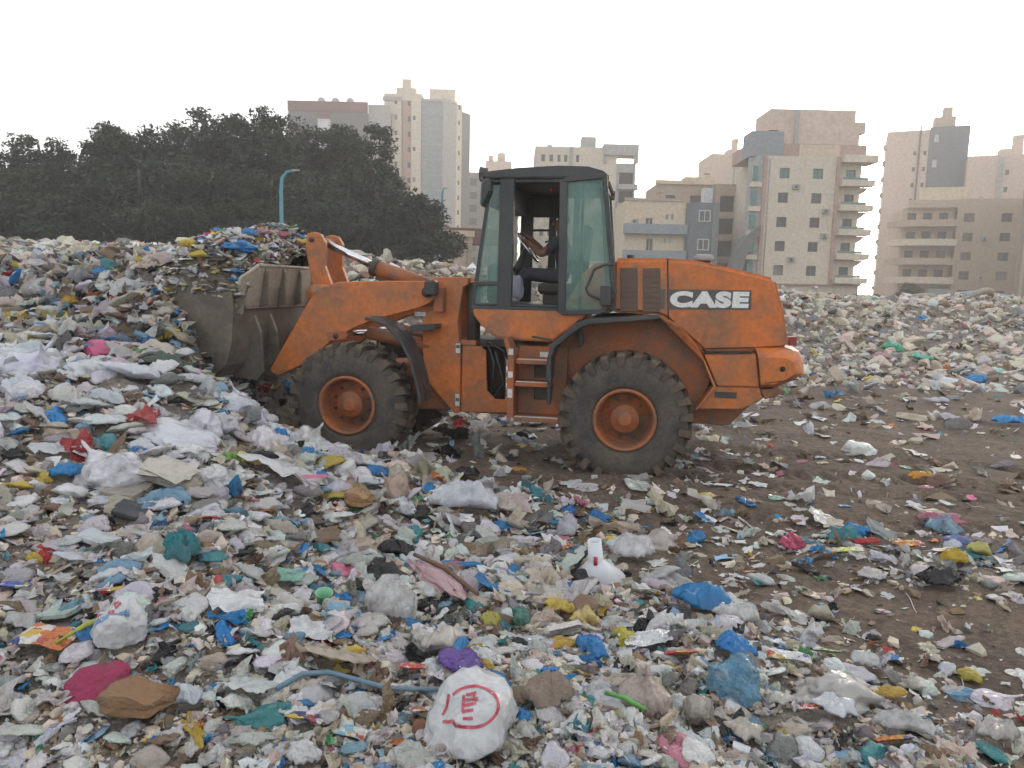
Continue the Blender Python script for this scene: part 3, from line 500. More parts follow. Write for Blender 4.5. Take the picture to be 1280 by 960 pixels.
def hood():
    top = [(.22,2.54),(-.39,2.55),(-.7,2.53),(-1.15,2.44),(-1.575,2.345)]
    poly = top+[(-1.69,1.98),(-1.775,1.57),(-1.39,1.53),(-.84,1.50),(-.60,1.70),(-.40,1.86),(-.30,1.905),(.22,1.92)]
    h = prism('hood', poly, -.72, .72, M_or, LD, .045, 3); auto_smooth(h, 30)
    prism('panel_seam', [(-.385,2.54),(-.400,2.54),(-.440,1.84),(-.425,1.82)], .70, .7225, M_seam, h, 0); prism('panel_seam', [(-.85,1.508),(-1.36,1.532),(-1.36,1.518),(-.85,1.492)], .70, .893, M_seam, h, 0)
    for x0, x1, z0 in ((.135,-.06,1.935),(-.12,-.315,1.935)):
        v = prism('vent', [(x0,2.43),(x1,2.435),(x1-.025,z0),(x0-.022,z0)], .705, .726, M_vent, h, .004)
        for k in range(8): z = z0+.05+.058*k; box('louvre', x1+.005-.02*(1-k/8), x0-.005-.02*(1-k/8), .7255, .732, z, z+.02, M_vent, v, 0)
    prism('vent', [(.20,2.10),(.165,2.10),(.155,1.935),(.22,1.935)], .705, .725, M_vent, h, .003)
    lb = prism('logo_plate', [(-.412,2.198),(-1.325,2.208),(-1.335,1.992),(-.424,1.972)], .715, .7255, M_lback, h, 0); prism('logo_plate', [(-.33,2.196),(-.378,2.197),(-.388,1.973),(-.342,1.973)], .715, .7255, M_lback, h, 0)
    fc = bpy.data.curves.new('lettering', 'FONT'); fc.body = 'CASE'; fc.size = .285; fc.offset = .019; fc.extrude = .003; fc.space_character = 1.12; fc.align_x = 'LEFT'
    fo = bpy.data.objects.new('tmp_text', fc); col.objects.link(fo); bpy.context.view_layer.update()
    me = bpy.data.meshes.new_from_object(fo.evaluated_get(bpy.context.evaluated_depsgraph_get())); bpy.data.objects.remove(fo)
    xs = [v.co.x for v in me.vertices]; ys = [v.co.y for v in me.vertices]; sx = .865/(max(xs)-min(xs)); sy = .185/(max(ys)-min(ys)); x0, y0 = min(xs), min(ys)
    for v in me.vertices: u = (v.co.x-x0)*sx; w = (v.co.y-y0)*sy; v.co = (-.437-u-.006*(w/.2), .7275+v.co.z, 1.995+w+.014*u)
    me.materials.clear(); t = link('lettering', me, M_logo, h)
    tube('air_intake', [(-.85,-.25,2.45),(-.85,-.25,2.57)], .09, M_blk, h, 14); c = tube('intake_cap', [(-.85,-.25,2.56),(-.85,-.25,2.58),(-.85,-.25,2.62),(-.85,-.25,2.64)], [.11,.12,.115,.08], M_lgrey, h, 16)
    tube('exhaust_pipe', [(.05,-.3,2.5),(.05,-.3,2.62)], .05, M_dsteel, h, 10)
hood()
def counterweight():
    bm = bmesh.new(); rings = []
    for y in (-.93,-.90,-.80,-.5,0,.5,.80,.90,.93):
        e = abs(y)/.93; k = .10*max(0, (e-.8)/.2)**2; q = .10*(1-e*e)
        rings.append([bm.verts.new((x, y, z)) for x, z in ((-1.40-k*.2,1.575-k),(-1.72+k*.3,1.585-k),(-1.84-q+k*.6,1.54-k),(-1.90-q+k,1.44),(-1.91-q+k,1.31),(-1.80-q+k*.7,1.22+k*.3),(-1.63+k*.3,1.13+k*.6),(-1.465,1.12+k*.6))])
    for a, b in zip(rings, rings[1:]):
        for i in range(8): bm.faces.new((a[i], a[(i+1) % 8], b[(i+1) % 8], b[i]))
    bm.faces.new(rings[0]); bm.faces.new(rings[-1][::-1]); bmesh.ops.recalc_face_normals(bm, faces=bm.faces[:])
    c = link('counterweight', bm_mesh(bm), M_or, LD); auto_smooth(c, 40)
    prism('lower_counterweight', [(-1.47,1.115),(-1.62,1.125),(-1.76,1.10),(-1.53,1.0)], -.84, .84, M_or2, c, .01); tube('tow_hole', [(-1.68,.931,1.36),(-1.68,.937,1.36)], .03, M_seam, c, 12); prism('bumper_groove', [(-1.5,1.20),(-1.85,1.26),(-1.85,1.25),(-1.5,1.19)], .9, .934, M_seam, c, 0)
    for y in (.55,-.55): box('tail_light', -1.86, -1.78, y-.09, y+.09, 1.6, 1.7, dirty('tail_red', (.3,.02,.02), .3), c)
counterweight()
for s in (1, -1):
    y0, y1 = sorted((.70*s, 1.24*s))
    f = prism('rear_fender', [(.89,1.14),(.885,1.40),(.845,1.56),(.57,1.80),(.45,1.855),(-.30,1.905),(-.345,1.895),(-.30,1.87),(.43,1.795),(.54,1.745),(.795,1.53),(.84,1.39),(.845,1.14)], y0, y1, M_blk, LD, .008)
    if s > 0: prism('fender_bracket', [(.63,1.86),(.57,1.86),(.52,1.55),(.56,1.5)], .71, .78, M_blk, f, 0)
    path = [(3.02,1.765),(2.9,1.755),(2.78,1.70),(2.68,1.62),(2.58,1.50),(2.49,1.32),(2.43,1.12),(2.385,.94),(2.37,.815)]; off = [(p[0]-.035*math.cos(t), p[1]+.035*math.sin(t)) for p, t in zip(path, (1.6,1.4,1.0,.85,.7,.5,.3,.2,.15))]
    g = prism('front_fender', path+off[::-1], *sorted((.80*s, 1.26*s)), M_blk, LD, .006); prism('fender_rib', off+[(p[0]-.012, p[1]+.008) for p in off][::-1], *sorted((1.0*s, 1.06*s)), M_blk, g, 0)
    prism('fender_bracket', [(2.6,1.70),(2.3,1.72),(2.3,1.66),(2.6,1.62)], *sorted((.5*s, .85*s)), M_blk, g, 0)
# --- steps
st = prism('ladder', [(1.345,.70),(1.345,1.40),(1.40,1.60),(1.36,1.61),(1.30,1.47),(1.275,1.40),(1.265,.70)], .82, 1.16, M_or2, LD, .006)
bm = bmesh.new()
for b_ in ((1.08,1.264,.66,1.5),(.70,.86,.66,1.5),(.86,1.08,.66,.875),(.86,1.08,1.055,1.135),(.86,1.08,1.30,1.5)): add_box(bm, b_[0], b_[1], .80, .84, b_[2], b_[3])
link('back_plate', bm_mesh(fin(bm)), M_or2, st)
box('step_shade_block', .85, 1.09, .72, .795, .86, 1.31, M_dsteel, st)  # dark block behind the plate openings, their inner shade given as colour
for z, y1, x0 in ((1.345,1.10,.85),(1.09,1.13,.85),(.69,1.16,.70)): box('step', x0, 1.264, .84, y1, z-.03, z+.02, M_or2, st, .005); box('tread_strip', x0+.02, 1.25, y1-.07, y1-.01, z+.0201, z+.026, M_sticker, st, 0)
for z in (1.42,1.16,.93): box('sticker', 1.28, 1.335, 1.155, 1.1625, z, z+(.07 if z > 1 else .10), M_sticker, st, 0)
box('sticker', .90, 1.02, .84, .846, 1.38, 1.44, M_sticker, st, 0); box('step_end', .835, .875, 1.14, 1.22, .88, 1.38, M_blk, st); box('reflector', .842, .868, 1.2205, 1.226, 1.15, 1.26, M_sticker, st, 0)
tube('grab_rail', [(.82,1.0,1.55),(.88,1.0,1.60),(1.1,.95,1.62)], .015, M_dsteel, st, 6)
# --- cab
prism('cab_base', [(1.86,1.935),(1.83,1.84),(1.76,1.745),(1.66,1.65),(1.54,1.585),(1.40,1.565),(.90,1.555),(.56,1.82),(.45,1.935)], -.80, .80, M_or, LD, .02, 2)
box('cab_sill', .24, 1.87, -.79, .79, 1.905, 1.955, M_cab, LD, .006)
cabm = []
bm = bmesh.new()
def bar(p, q, w, d, bm=bm):
    p, q = Vector(p), Vector(q); t = (q-p).normalized(); s = t.cross(Vector((0,1,0))).normalized(); y = Vector((0,1,0))
    a = [bm.verts.new(c+s*w/2*i+y*d/2*j) for c in (p, q) for i, j in ((-1,-1),(1,-1),(1,1),(-1,1))]
    for f in ((3,2,1,0),(4,5,6,7),(0,1,5,4),(1,2,6,5),(2,3,7,6),(3,0,4,7)): bm.faces.new([a[i] for i in f])
for s in (1, -1):
    bar((1.475,.74*s,1.93), (1.465,.74*s,3.45), .17, .09); bar((.80,.74*s,1.93), (.80,.74*s,3.45), .085, .09); bar((.24,.72*s,1.95), (.38,.72*s,3.45), .06, .08); bar((1.90,.56*s,1.95), (1.70,.56*s,3.45), .045, .05)
    bar((.3,.72*s,3.42), (1.72,.70*s,3.42), .08, .10); bar((1.86,.62*s,2.22), (1.52,.74*s,2.22), .05, .04)
bar((1.70,-.56,3.40), (1.70,.56,3.40), .07, .08)
link('cab_frame', bm_mesh(fin(bm, .006)), M_cab, LD)
ro = prism('cab_roof', [(1.80,3.425),(1.78,3.46),(1.69,3.50),(1.32,3.54),(.86,3.56),(.54,3.55),(.36,3.50),(.31,3.45),(.31,3.425)], -.82, .82, M_cab, LD, .03, 3); auto_smooth(ro, 40)
box('roof_liner', .35, 1.72, -.76, .76, 3.38, 3.42, M_blk, ro); tube('beacon_light', [(.98,.52,3.30),(.98,.52,3.35)], .02, dirty('small_red_lamp', (.5,.02,.05), .3), ro, 8)
box('front_visor', 1.45, 1.70, -.60, .60, 3.12, 3.38, M_blk, ro); box('side_visor', 1.02, 1.40, -.74, -.70, 3.12, 3.40, M_blk, ro)
for s in (1, -1): w_ = tube('work_light', [(1.76,.45*s,3.52),(1.86,.45*s,3.52)], [.07,.09], M_blk, ro, 12)
def quad(name, pts, m, parent, t=.008):
    P = [Vector(p) for p in pts]; n = (P[1]-P[0]).cross(P[2]-P[0]).normalized()*t; k = len(P)
    return link(name, pyd(P+[p+n for p in P], [tuple(range(k))[::-1], tuple(range(k, 2*k))]+[(i,(i+1) % k,k+(i+1) % k,k+i) for i in range(k)]), m, parent)
quad('windscreen', [(1.90,-.54,2.0),(1.90,.54,2.0),(1.71,.54,3.40),(1.71,-.54,3.40)], M_glass, LD)
for s in (1, -1):
    quad('corner_window', [(1.88,.57*s,1.97),(1.56,.74*s,1.97),(1.55,.74*s,3.40),(1.70,.57*s,3.40)], M_glass, LD)
    quad('side_window', [(.76,.74*s,2.5),(.30,.72*s,2.5),(.38,.72*s,3.40),(.76,.74*s,3.40)], M_glass, LD)
    prism('side_panel', [(.76,1.955),(.76,2.0),(.66,2.15),(.56,2.36),(.44,2.46),(.30,2.5),(.26,1.955)], *sorted((.70*s,.745*s)), M_or, LD, .004)
quad('rear_window', [(.27,-.68,2.5),(.27,.68,2.5),(.37,.68,3.40),(.37,-.68,3.40)], M_glass, LD); box('rear_panel', .22, .27, -.7, .7, 1.95, 2.5, M_cab, LD)
quad('far_door_pane', [(1.38,-.75,2.0),(.85,-.75,2.0),(.85,-.75,3.38),(1.38,-.75,3.38)], glass('clear_glass', (.5,.55,.52), .03, .12), LD)
bm = bmesh.new(); bar((1.12,-.74,1.95), (1.12,-.74,3.40), .10, .06, bm); bar((1.40,-.74,2.95), (1.12,-.74,2.95), .03, .03, bm); link('far_door_frame', bm_mesh(fin(bm)), M_cab, LD)
# open door folded back along the side
dp = [(.80,3.395),(.345,3.44),(.185,2.14),(.315,1.925),(.78,1.905)]
bm = bmesh.new()
for i in range(5): a, c = dp[i], dp[(i+1) % 5]; bar((a[0],.845,a[1]), (c[0],.845,c[1]), .055 if i != 4 else .09, .045, bm)
dr = link('door', bm_mesh(fin(bm, .005)), M_cab, LD); quad('pane', [(x,.842,z) for x, z in [(.77,3.37),(.37,3.41),(.22,2.15),(.33,1.95),(.76,1.93)]], M_glass, dr)
tube('handle', [(.205,.86,2.46),(.30,.93,2.46),(.42,.93,2.40),(.50,.93,2.18),(.47,.93,2.12),(.24,.90,2.03)], .016, M_blk, dr, 7); box('lock', .22, .34, .87, .93, 2.0, 2.22, M_blk, dr); tube('grab_bar', [(.58,.80,1.95),(.58,.80,3.35)], .018, M_cab, dr, 7)
box('door_stop', .22, .27, .85, .93, 3.17, 3.21, M_blk, dr)
mi = bmesh.new(); add_prism(mi, [(1.74,3.10),(1.70,3.08),(1.62,3.26),(1.62,3.38),(1.67,3.41),(1.73,3.36)], .80, .98); link('mirror', bm_mesh(fin(mi, .02)), M_blk, LD); tube('mirror_arm', [(1.7,.6,3.44),(1.76,.85,3.42),(1.70,.9,3.36)], .015, M_blk, LD, 6)
tube('far_mirror', [(1.24,-1.0,3.28),(1.05,-1.0,3.24),(1.10,-1.0,3.0),(1.2,-1.0,2.82),(1.22,-.8,2.8)], .016, M_blk, LD, 6)
# interior
box('cab_floor', .3, 1.84, -.74, .74, 1.956, 1.985, M_blk, LD); se = box('seat', .62, 1.16, -.26, .26, 2.10, 2.24, M_seat, LD, .04); prism('backrest', [(.60,2.20),(.74,2.22),(.66,2.95),(.52,2.95)], -.25, .25, M_seat, se, .03); box('seat_base', .68, 1.10, -.2, .2, 1.985, 2.10, M_dsteel, se); box('armrest', .66, 1.02, -.36, -.28, 2.36, 2.42, M_blk, se)
prism('dashboard', [(1.80,1.99),(1.80,2.44),(1.62,2.50),(1.46,2.36),(1.60,1.99)], -.25, .25, M_blk, LD, .02)
tube('steering_column', [(1.56,0,2.2),(1.35,0,2.66)], [.06,.04], M_blk, LD, 8)
bm = bmesh.new(); ax_ = Vector((-.80,0,.60)); u_ = Vector((.60,0,.80)); v_ = Vector((0,1,0)); c0 = Vector((1.33,0,2.68))
add_tube(bm, [c0+(u_*math.cos(t)+v_*math.sin(t))*.215 for t in np.linspace(0, 6.2832, 29)], .017, 7, False)
for t in (.5,2.6,4.7): add_tube(bm, [c0-ax_*.03, c0+(u_*math.cos(t)+v_*math.sin(t))*.21], .014, 6)
link('steering_wheel', bm_mesh(bm, smooth=True), M_chrome, LD)
# --- front frame, boom and bucket
for s in (1, -1):
    prism('front_frame_plate', [(2.40,2.285),(1.97,2.29),(1.97,2.20),(2.03,2.16),(2.09,1.75),(2.05,1.30),(2.05,.615),(2.12,.60),(2.50,1.02),(2.54,1.40),(2.53,1.9),(2.46,2.24)], *sorted((.40*s,.55*s)), M_or, LD, .01)
    bo = prism('boom_arm', [(2.36,2.235),(2.9,2.225),(3.55,2.20),(3.83,2.12),(3.96,1.96),(4.50,1.08),(4.47,1.02),(4.38,1.0),(4.09,1.135),(3.66,1.465),(3.40,1.62),(3.13,1.735),(2.53,1.905),(2.38,1.98),(2.31,2.1)], *sorted((.60*s,.72*s)), M_or, LD, .012)
    tube('pivot_pin', [(2.42,.715*s,2.10),(2.42,.78*s,2.10)], .065, M_dsteel, bo, 14); box('pin_bracket', 2.24, 2.36, *sorted((.56*s,.70*s)), 1.86, 2.16, M_or2, bo, .01); tube('cylinder_pin', [(3.60,.715*s,1.53),(3.60,.75*s,1.53)], .035, M_dsteel, bo, 10); prism('pin_ear', [(3.72,1.57),(3.50,1.60),(3.44,1.55),(3.46,1.50),(3.70,1.46)], *sorted((.70*s,.74*s)), M_or2, bo, .006)
    lc = tube('lift_cylinder', [(3.27,.47*s,1.57),(2.45,.47*s,1.42)], .085, M_or2, LD, 14); tube('rod', [(3.62,.47*s,1.54),(3.26,.47*s,1.57)], .04, M_chrome, lc, 12)
    prism('bellcrank_plate', [(4.17,2.80),(4.08,2.83),(3.98,2.80),(3.92,2.70),(3.93,2.40),(3.84,2.16),(3.90,1.95),(4.00,1.88),(4.06,1.96),(4.12,2.24),(4.19,2.62)], *sorted((.24*s,.32*s)), M_or, LD, .008)
    tube('bellcrank_pin', [(4.10,.315*s,2.73),(4.10,.335*s,2.73)], .035, M_dsteel, LD, 12); tube('bellcrank_pin', [(3.93,.315*s,2.10),(3.93,.36*s,2.10)], .06, M_dsteel, LD, 12)
tube('boom_cross_tube', [(3.92,-.66,2.05),(3.92,.66,2.05)], .11, M_or, LD, 16); tube('front_cross_member', [(2.2,-.45,1.2),(2.2,.45,1.2)], .3, M_or2, LD, 12); box('front_deck', 1.97, 2.42, -.41, .41, 2.17, 2.24, M_or, LD)
prism('front_axle_housing', [(3.6,.75),(3.5,1.15),(2.1,1.25),(2.1,.62),(2.9,.6)], -.4, .4, M_or2, LD, .02)
tc = tube('tilt_cylinder', [(3.36,0,2.395),(2.62,0,2.16)], [.105,.105], M_or2, LD, 18); tube('rod', [(4.04,0,2.70),(3.34,0,2.40)], .05, M_chrome, tc, 14); tube('end_collar', [(3.40,0,2.41),(3.33,0,2.385)], .118, M_dsteel, tc, 18); tube('feed_pipe', [(3.32,.09,2.26),(2.95,.1,2.13),(2.7,.1,2.08)], .022, M_dsteel, tc, 8); tube('pin_bush', [(4.05,-.25,2.705),(4.05,.25,2.705)], .06, M_or2, tc, 12)
wl_ = box('head_light', 2.28, 2.42, .73, .90, 2.06, 2.24, M_blk, LD, .02); box('light_clip', 2.5, 2.64, .50, .56, 1.80, 1.85, M_sticker, LD, 0)
for z0, z1 in ((1.36,1.50),(.70,.85)):
    s_ = box('warning_sticker', 2.055, 2.11, .5505, .553, z0, z1, M_sticker, LD, 0)
    box('print', 2.06, 2.105, .5532, .5545, z0+.06, z0+.10, M_lback, s_, 0)
    if z0 > 1: box('print', 2.055, 2.11, .5532, .5545, z1-.018, z1-.002, dirty('sticker_red', (.4,.03,.03), .5), s_, 0)
def bucket():
    sh = [(5.55,1.50),(5.42,1.20),(5.25,1.02),(4.95,.97),(4.72,1.02),(4.55,1.18),(4.47,1.45),(4.44,1.85),(4.40,1.88)]
    inn = [(4.46,1.92),(4.52,1.85),(4.55,1.48),(4.62,1.24),(4.77,1.09),(4.96,1.03),(5.22,1.08),(5.36,1.24),(5.51,1.53)]
    bk = prism('bucket', sh+inn, -1.30, 1.30, M_steel, LD, 0); auto_smooth(bk, 25)
    for s in (1, -1):
        prism('side_cheek', [(5.53,1.52),(5.40,1.22),(5.22,1.03),(4.95,.985),(4.73,1.035),(4.565,1.19),(4.485,1.45),(4.455,1.85),(4.47,2.05),(5.0,2.0),(5.35,1.82)], *sorted((1.295*s,1.335*s)), M_steel, bk, .006)
    # spill plate leaning back, corners cut
    def sp(t, y): return (4.44-.10*t-.03, y, 1.85+.52*t)
    def spi(t, y): return (4.44-.10*t+.01, y, 1.85+.52*t)
    out = [(0,-1.12),(0,1.12),(.55,1.33),(.72,1.33),(1,.98),(1,-.98),(.72,-1.33),(.55,-1.33)]
    V = [sp(t,y) for t,y in out]+[spi(t,y) for t,y in out]; n = len(out)
    link('spill_plate', pyd(V, [tuple(range(n)), tuple(range(2*n-1, n-1, -1))]+[(i,n+i,n+(i+1) % n,(i+1) % n) for i in range(n)]), M_steel2, bk)
    for y in (.80,.34,-.12,-.58,-1.0): prism('rib', [(4.41,1.86),(4.30,1.90),(4.29,2.30),(4.31,2.355)], y-.022, y+.022, M_steel, bk, .003)
    tube('top_edge', [(4.32,-.98,2.375),(4.32,.98,2.375)], .022, M_steel2, bk, 8)
    for s in (1, -1): tube('top_edge', [(4.32,.98*s,2.375),(4.36,1.33*s,2.20)], .022, M_steel2, bk, 8)
    for y in (.86,.46,-.46,-.86): prism('mount_plate', [(4.46,1.80),(4.36,1.55),(4.34,1.05),(4.42,.95),(4.75,.98),(4.55,1.2)], y-.03, y+.03, M_steel, bk, .004)
    bk.location.x = .17
bucket()

# ------------------------------------------------------------------ driver
def person():
    root = LD.matrix_basis
    J = {'pelvis':(.86,.0,2.33),'belly':(.85,0,2.50),'chest':(.87,0,2.68),'neck':(.89,0,2.83),'head':(.92,0,2.93),'crown':(.93,0,3.06),
      'shL':(.92,.20,2.76),'elL':(1.12,.27,2.58),'wrL':(1.30,.16,2.73),'shR':(.92,-.20,2.76),'elR':(1.14,-.25,2.62),'wrR':(1.34,-.15,2.82),
      'hipL':(.90,.11,2.32),'knL':(1.36,.14,2.36),'anL':(1.47,.14,2.07),'toL':(1.58,.14,2.02),'hipR':(.90,-.11,2.32),'knR':(1.36,-.14,2.34),'anR':(1.50,-.14,2.07),'toR':(1.62,-.14,2.02)}
    E = [('pelvis','belly',.15,.14),('belly','chest',.14,.15),('chest','neck',.15,.055),('neck','head',.055,.085),('head','crown',.085,.06),('chest','shL',.15,.075),('shL','elL',.075,.05),('elL','wrL',.05,.03),('chest','shR',.15,.075),('shR','elR',.075,.05),('elR','wrR',.05,.03),
      ('pelvis','hipL',.15,.10),('hipL','knL',.10,.075),('knL','anL',.085,.06),('anL','toL',.05,.035),('pelvis','hipR',.15,.10),('hipR','knR',.10,.075),('knR','anR',.085,.06),('anR','toR',.05,.035)]
    names = list(J); V = [J[k] for k in names]; rad = {}
    for a, b, ra, rb in E: rad[a] = ra; rad[b] = rb
    Ed = [(names.index(a), names.index(b)) for a, b, *_ in E]; rr = [rad[k] for k in names]
    # hands: palm and five curled fingers closing on the wheel rim
    for s, w in ((1,'wrL'),(-1,'wrR')):
        wv = Vector(J[w]); d = Vector((.06,-.02*s,.035)); pi = len(V); V.append(tuple(wv+d)); rr.append(.026); Ed.append((names.index(w), pi))
        for k in range(4):
            b0 = wv+d*1.3+Vector((0,.026-.017*k,0)); b1 = b0+Vector((.028,0,.012)); b2 = b1+Vector((.012,0,-.022))
            i0 = len(V); V += [tuple(b0), tuple(b1), tuple(b2)]; rr += [.009,.0085,.008]; Ed += [(pi,i0),(i0,i0+1),(i0+1,i0+2)]
        i0 = len(V); t0 = wv+d*.8+Vector((0,.03*s,-.01)); V += [tuple(t0), tuple(t0+Vector((.03,0,-.012)))]; rr += [.010,.009]; Ed += [(pi,i0),(i0,i0+1)]
    me = bpy.data.meshes.new('person'); me.from_pydata(V, Ed, []); o = bpy.data.objects.new('person_src', me); col.objects.link(o)
    sk = o.modifiers.new('s', 'SKIN'); sk.use_smooth_shade = True; ss = o.modifiers.new('u', 'SUBSURF'); ss.levels = 2
    for i, r in enumerate(rr): me.skin_vertices[0].data[i].radius = (r, r)
    me.skin_vertices[0].data[0].use_root = True
    bpy.context.view_layer.update(); ev = bpy.data.meshes.new_from_object(o.evaluated_get(bpy.context.evaluated_depsgraph_get())); bpy.data.objects.remove(o)
    ev.materials.clear()
    for m in (dirty('skin', (.23,.105,.065), .55, (.15,.07,.045), .3, 8), dirty('grey_shirt', (.055,.055,.07), .9, (.05,.05,.06), .5, 6), dirty('dark_trousers', (.05,.05,.06), .9, (.03,.03,.035), .4, 8), dirty('dark_shoe', (.02,.018,.016), .6)): ev.materials.append(m)
    for f in ev.polygons:
        c = f.center; k = 1
        if c.z > 2.84 and abs(c.y) < .13 and c.x < 1.1: k = 0
        elif c.x > 1.06 and c.z > 2.5: k = 0
        elif c.z < 2.06 and c.x > 1.3: k = 3
        elif c.x > 1.33 and c.z < 2.5: k = 2
        f.material_index = k; f.use_smooth = True
    p = bpy.data.objects.new('person', ev); col.objects.link(p); p.matrix_basis = root.copy()
    tag(p, 'driver in dark grey clothes holding the steering wheel inside the cab', 'person')
    bm = bmesh.new(); bmesh.ops.create_icosphere(bm, subdivisions=3, radius=.105)
    for v in bm.verts: v.co = Vector((v.co.x*1.02-.015, v.co.y*.86, v.co.z*1.05)) ; v.co += v.co.normalized()*.006*mn.noise(v.co*30)
    bmesh.ops.delete(bm, geom=[v for v in bm.verts if v.co.z < .01 and v.co.x > -.02 or v.co.z < -.05 or (v.co.x > .06 and v.co.z < .05)], context='VERTS'); bmesh.ops.translate(bm, vec=(.93,0,3.02), verts=bm.verts[:])
    link('hair', bm_mesh(bm, smooth=True), dirty('black_hair', (.012,.010,.009), .7), p)
    bm = bmesh.new()
    for s in (1,-1): bmesh.ops.create_icosphere(bm, subdivisions=2, radius=.011, matrix=Matrix.Translation((1.005,.032*s,2.99))); bmesh.ops.create_icosphere(bm, subdivisions=2, radius=.022, matrix=Matrix.Translation((.93,.088*s,2.97)) @ Matrix.Diagonal((.8,.4,1.2,1)))
    bmesh.ops.create_icosphere(bm, subdivisions=2, radius=.018, matrix=Matrix.Translation((1.02,0,2.965)) @ Matrix.Diagonal((1,.7,1.3,1))); bmesh.ops.create_icosphere(bm, subdivisions=2, radius=.022, matrix=Matrix.Translation((1.0,0,2.925)) @ Matrix.Diagonal((.5,1.1,.3,1)))
    link('face', bm_mesh(bm, smooth=True), ev.materials[0], p)
person()
# ------------------------------------------------------------------ rubbish: materials driven by each object's own colour
DIRT = (.15,.125,.10)
def trashm(name, src, rough, amt, scale, metal=0., alpha=None, bumpd=.004, bscale=14., second=None, crinkle=False, trans=0.):
    m, n, l, b = nodes_of(name)
    if src == 'o': s = n.new('ShaderNodeObjectInfo'); csrc = s.outputs['Color']; rnd = s.outputs['Random']
    else: s = n.new('ShaderNodeAttribute'); s.attribute_name = 'Col'; csrc = s.outputs['Color']; rnd = None
    co = 'Object'
    t = noise_n(n, l, scale, 5, .65, co); r = ramp(n, l, t.outputs[0], .46, .74); mu = n.new('ShaderNodeMath'); mu.operation = 'MULTIPLY'; mu.inputs[1].default_value = amt; l.new(r.outputs[0], mu.inputs[0])
    c = csrc
    if second:
        v = n.new('ShaderNodeTexVoronoi'); v.inputs['Scale'].default_value = second; tc = n.new('ShaderNodeTexCoord'); l.new(tc.outputs[co], v.inputs['Vector'])
        if rnd is not None: v.voronoi_dimensions = '4D'; mm = n.new('ShaderNodeMath'); mm.operation = 'MULTIPLY'; mm.inputs[1].default_value = 40; l.new(rnd, mm.inputs[0]); l.new(mm.outputs[0], v.inputs['W'])
        dn = noise_n(n, l, second*1.4, 3, .6, co); vm2 = n.new('ShaderNodeVectorMath'); vm2.operation = 'MULTIPLY_ADD'; vm2.inputs[1].default_value = (.55,.55,.55); l.new(dn.outputs['Color'], vm2.inputs[0]); l.new(tc.outputs[co], vm2.inputs[2]); l.new(vm2.outputs[0], v.inputs['Vector'])
        h2 = n.new('ShaderNodeValToRGB'); h2.color_ramp.interpolation = 'CONSTANT'; e_ = h2.color_ramp.elements; e_[0].color = (.62,.6,.56,1); e_[1].position = .38; e_[1].color = (.55,.36,.04,1)
        for p_, c_ in ((.6,(.42,.05,.04,1)),(.78,(.6,.58,.55,1)),(.9,(.05,.07,.22,1))): q_ = e_.new(p_); q_.color = c_
        sp2 = n.new('ShaderNodeSeparateColor'); l.new(v.outputs['Color'], sp2.inputs[0]); l.new(sp2.outputs[0], h2.inputs[0])
        sep = n.new('ShaderNodeSeparateColor'); l.new(v.outputs['Color'], sep.inputs[0]); st_ = ramp(n, l, sep.outputs[2], .60, .62); c = mixc(n, l, st_.outputs[0], c, h2.outputs[0])
    cc = mixc(n, l, mu.outputs[0], c, DIRT)
    l.new(cc, b.inputs['Base Color']); b.inputs['Roughness'].default_value = rough; b.inputs['Metallic'].default_value = metal
    if alpha is not None: t3 = noise_n(n, l, scale*1.5, 3, .6, co); r3 = ramp(n, l, t3.outputs[0], .3, .7, (alpha-.25,)*3+(1,), (min(alpha+.3, 1),)*3+(1,)); l.new(r3.outputs[0], b.inputs['Alpha'])
    if bumpd and crinkle:
        tv = n.new('ShaderNodeTexVoronoi'); tv.inputs['Scale'].default_value = bscale; tv.inputs['Detail'].default_value = 1.5; tcv = n.new('ShaderNodeTexCoord'); nz = noise_n(n, l, bscale*.6, 2, .5, co); vm = n.new('ShaderNodeVectorMath'); vm.operation = 'MULTIPLY_ADD'; vm.inputs[1].default_value = (.35,.35,.35); l.new(nz.outputs['Color'], vm.inputs[0]); l.new(tcv.outputs[co], vm.inputs[2]); l.new(vm.outputs[0], tv.inputs['Vector']); bump(n, l, b, tv.outputs['Distance'], .55, bumpd)
    elif bumpd: tb = noise_n(n, l, bscale, 4, .6, co); bump(n, l, b, tb.outputs[0], .7, bumpd)
    if trans:
        tl = n.new('ShaderNodeBsdfTranslucent'); mx = n.new('ShaderNodeMixShader'); mx.inputs[0].default_value = trans; l.new(cc, tl.inputs['Color']); l.new(b.outputs[0], mx.inputs[1]); l.new(tl.outputs[0], mx.inputs[2]); l.new(mx.outputs[0], n['Material Output'].inputs['Surface'])
    return m
TM = {'film': trashm('bag_film', 'o', .24, .22, 1.1, bumpd=.035, bscale=2.1, crinkle=True, trans=.28), 'thin': trashm('clear_film', 'o', .18, .15, 1.2, alpha=.55, bumpd=.04, bscale=2.2, crinkle=True), 'paper': trashm('scrap_paper', 'o', .85, .45, 2., bumpd=.03, bscale=6), 'cloth': trashm('rag_cloth', 'o', .95, .5, 1.6, bumpd=.06, bscale=8),
  'foil': trashm('foil', 'o', .25, .15, 2., metal=.85, bumpd=.15, bscale=5), 'stone': trashm('stone', 'o', .95, .45, 2.2, bumpd=.05, bscale=7), 'packet': trashm('printed_packet', 'o', .36, .3, 2., second=1.7, bumpd=.08, bscale=3.5, crinkle=True), 'board': trashm('board', 'o', .85, .55, 1.5, bumpd=.02, bscale=6)}
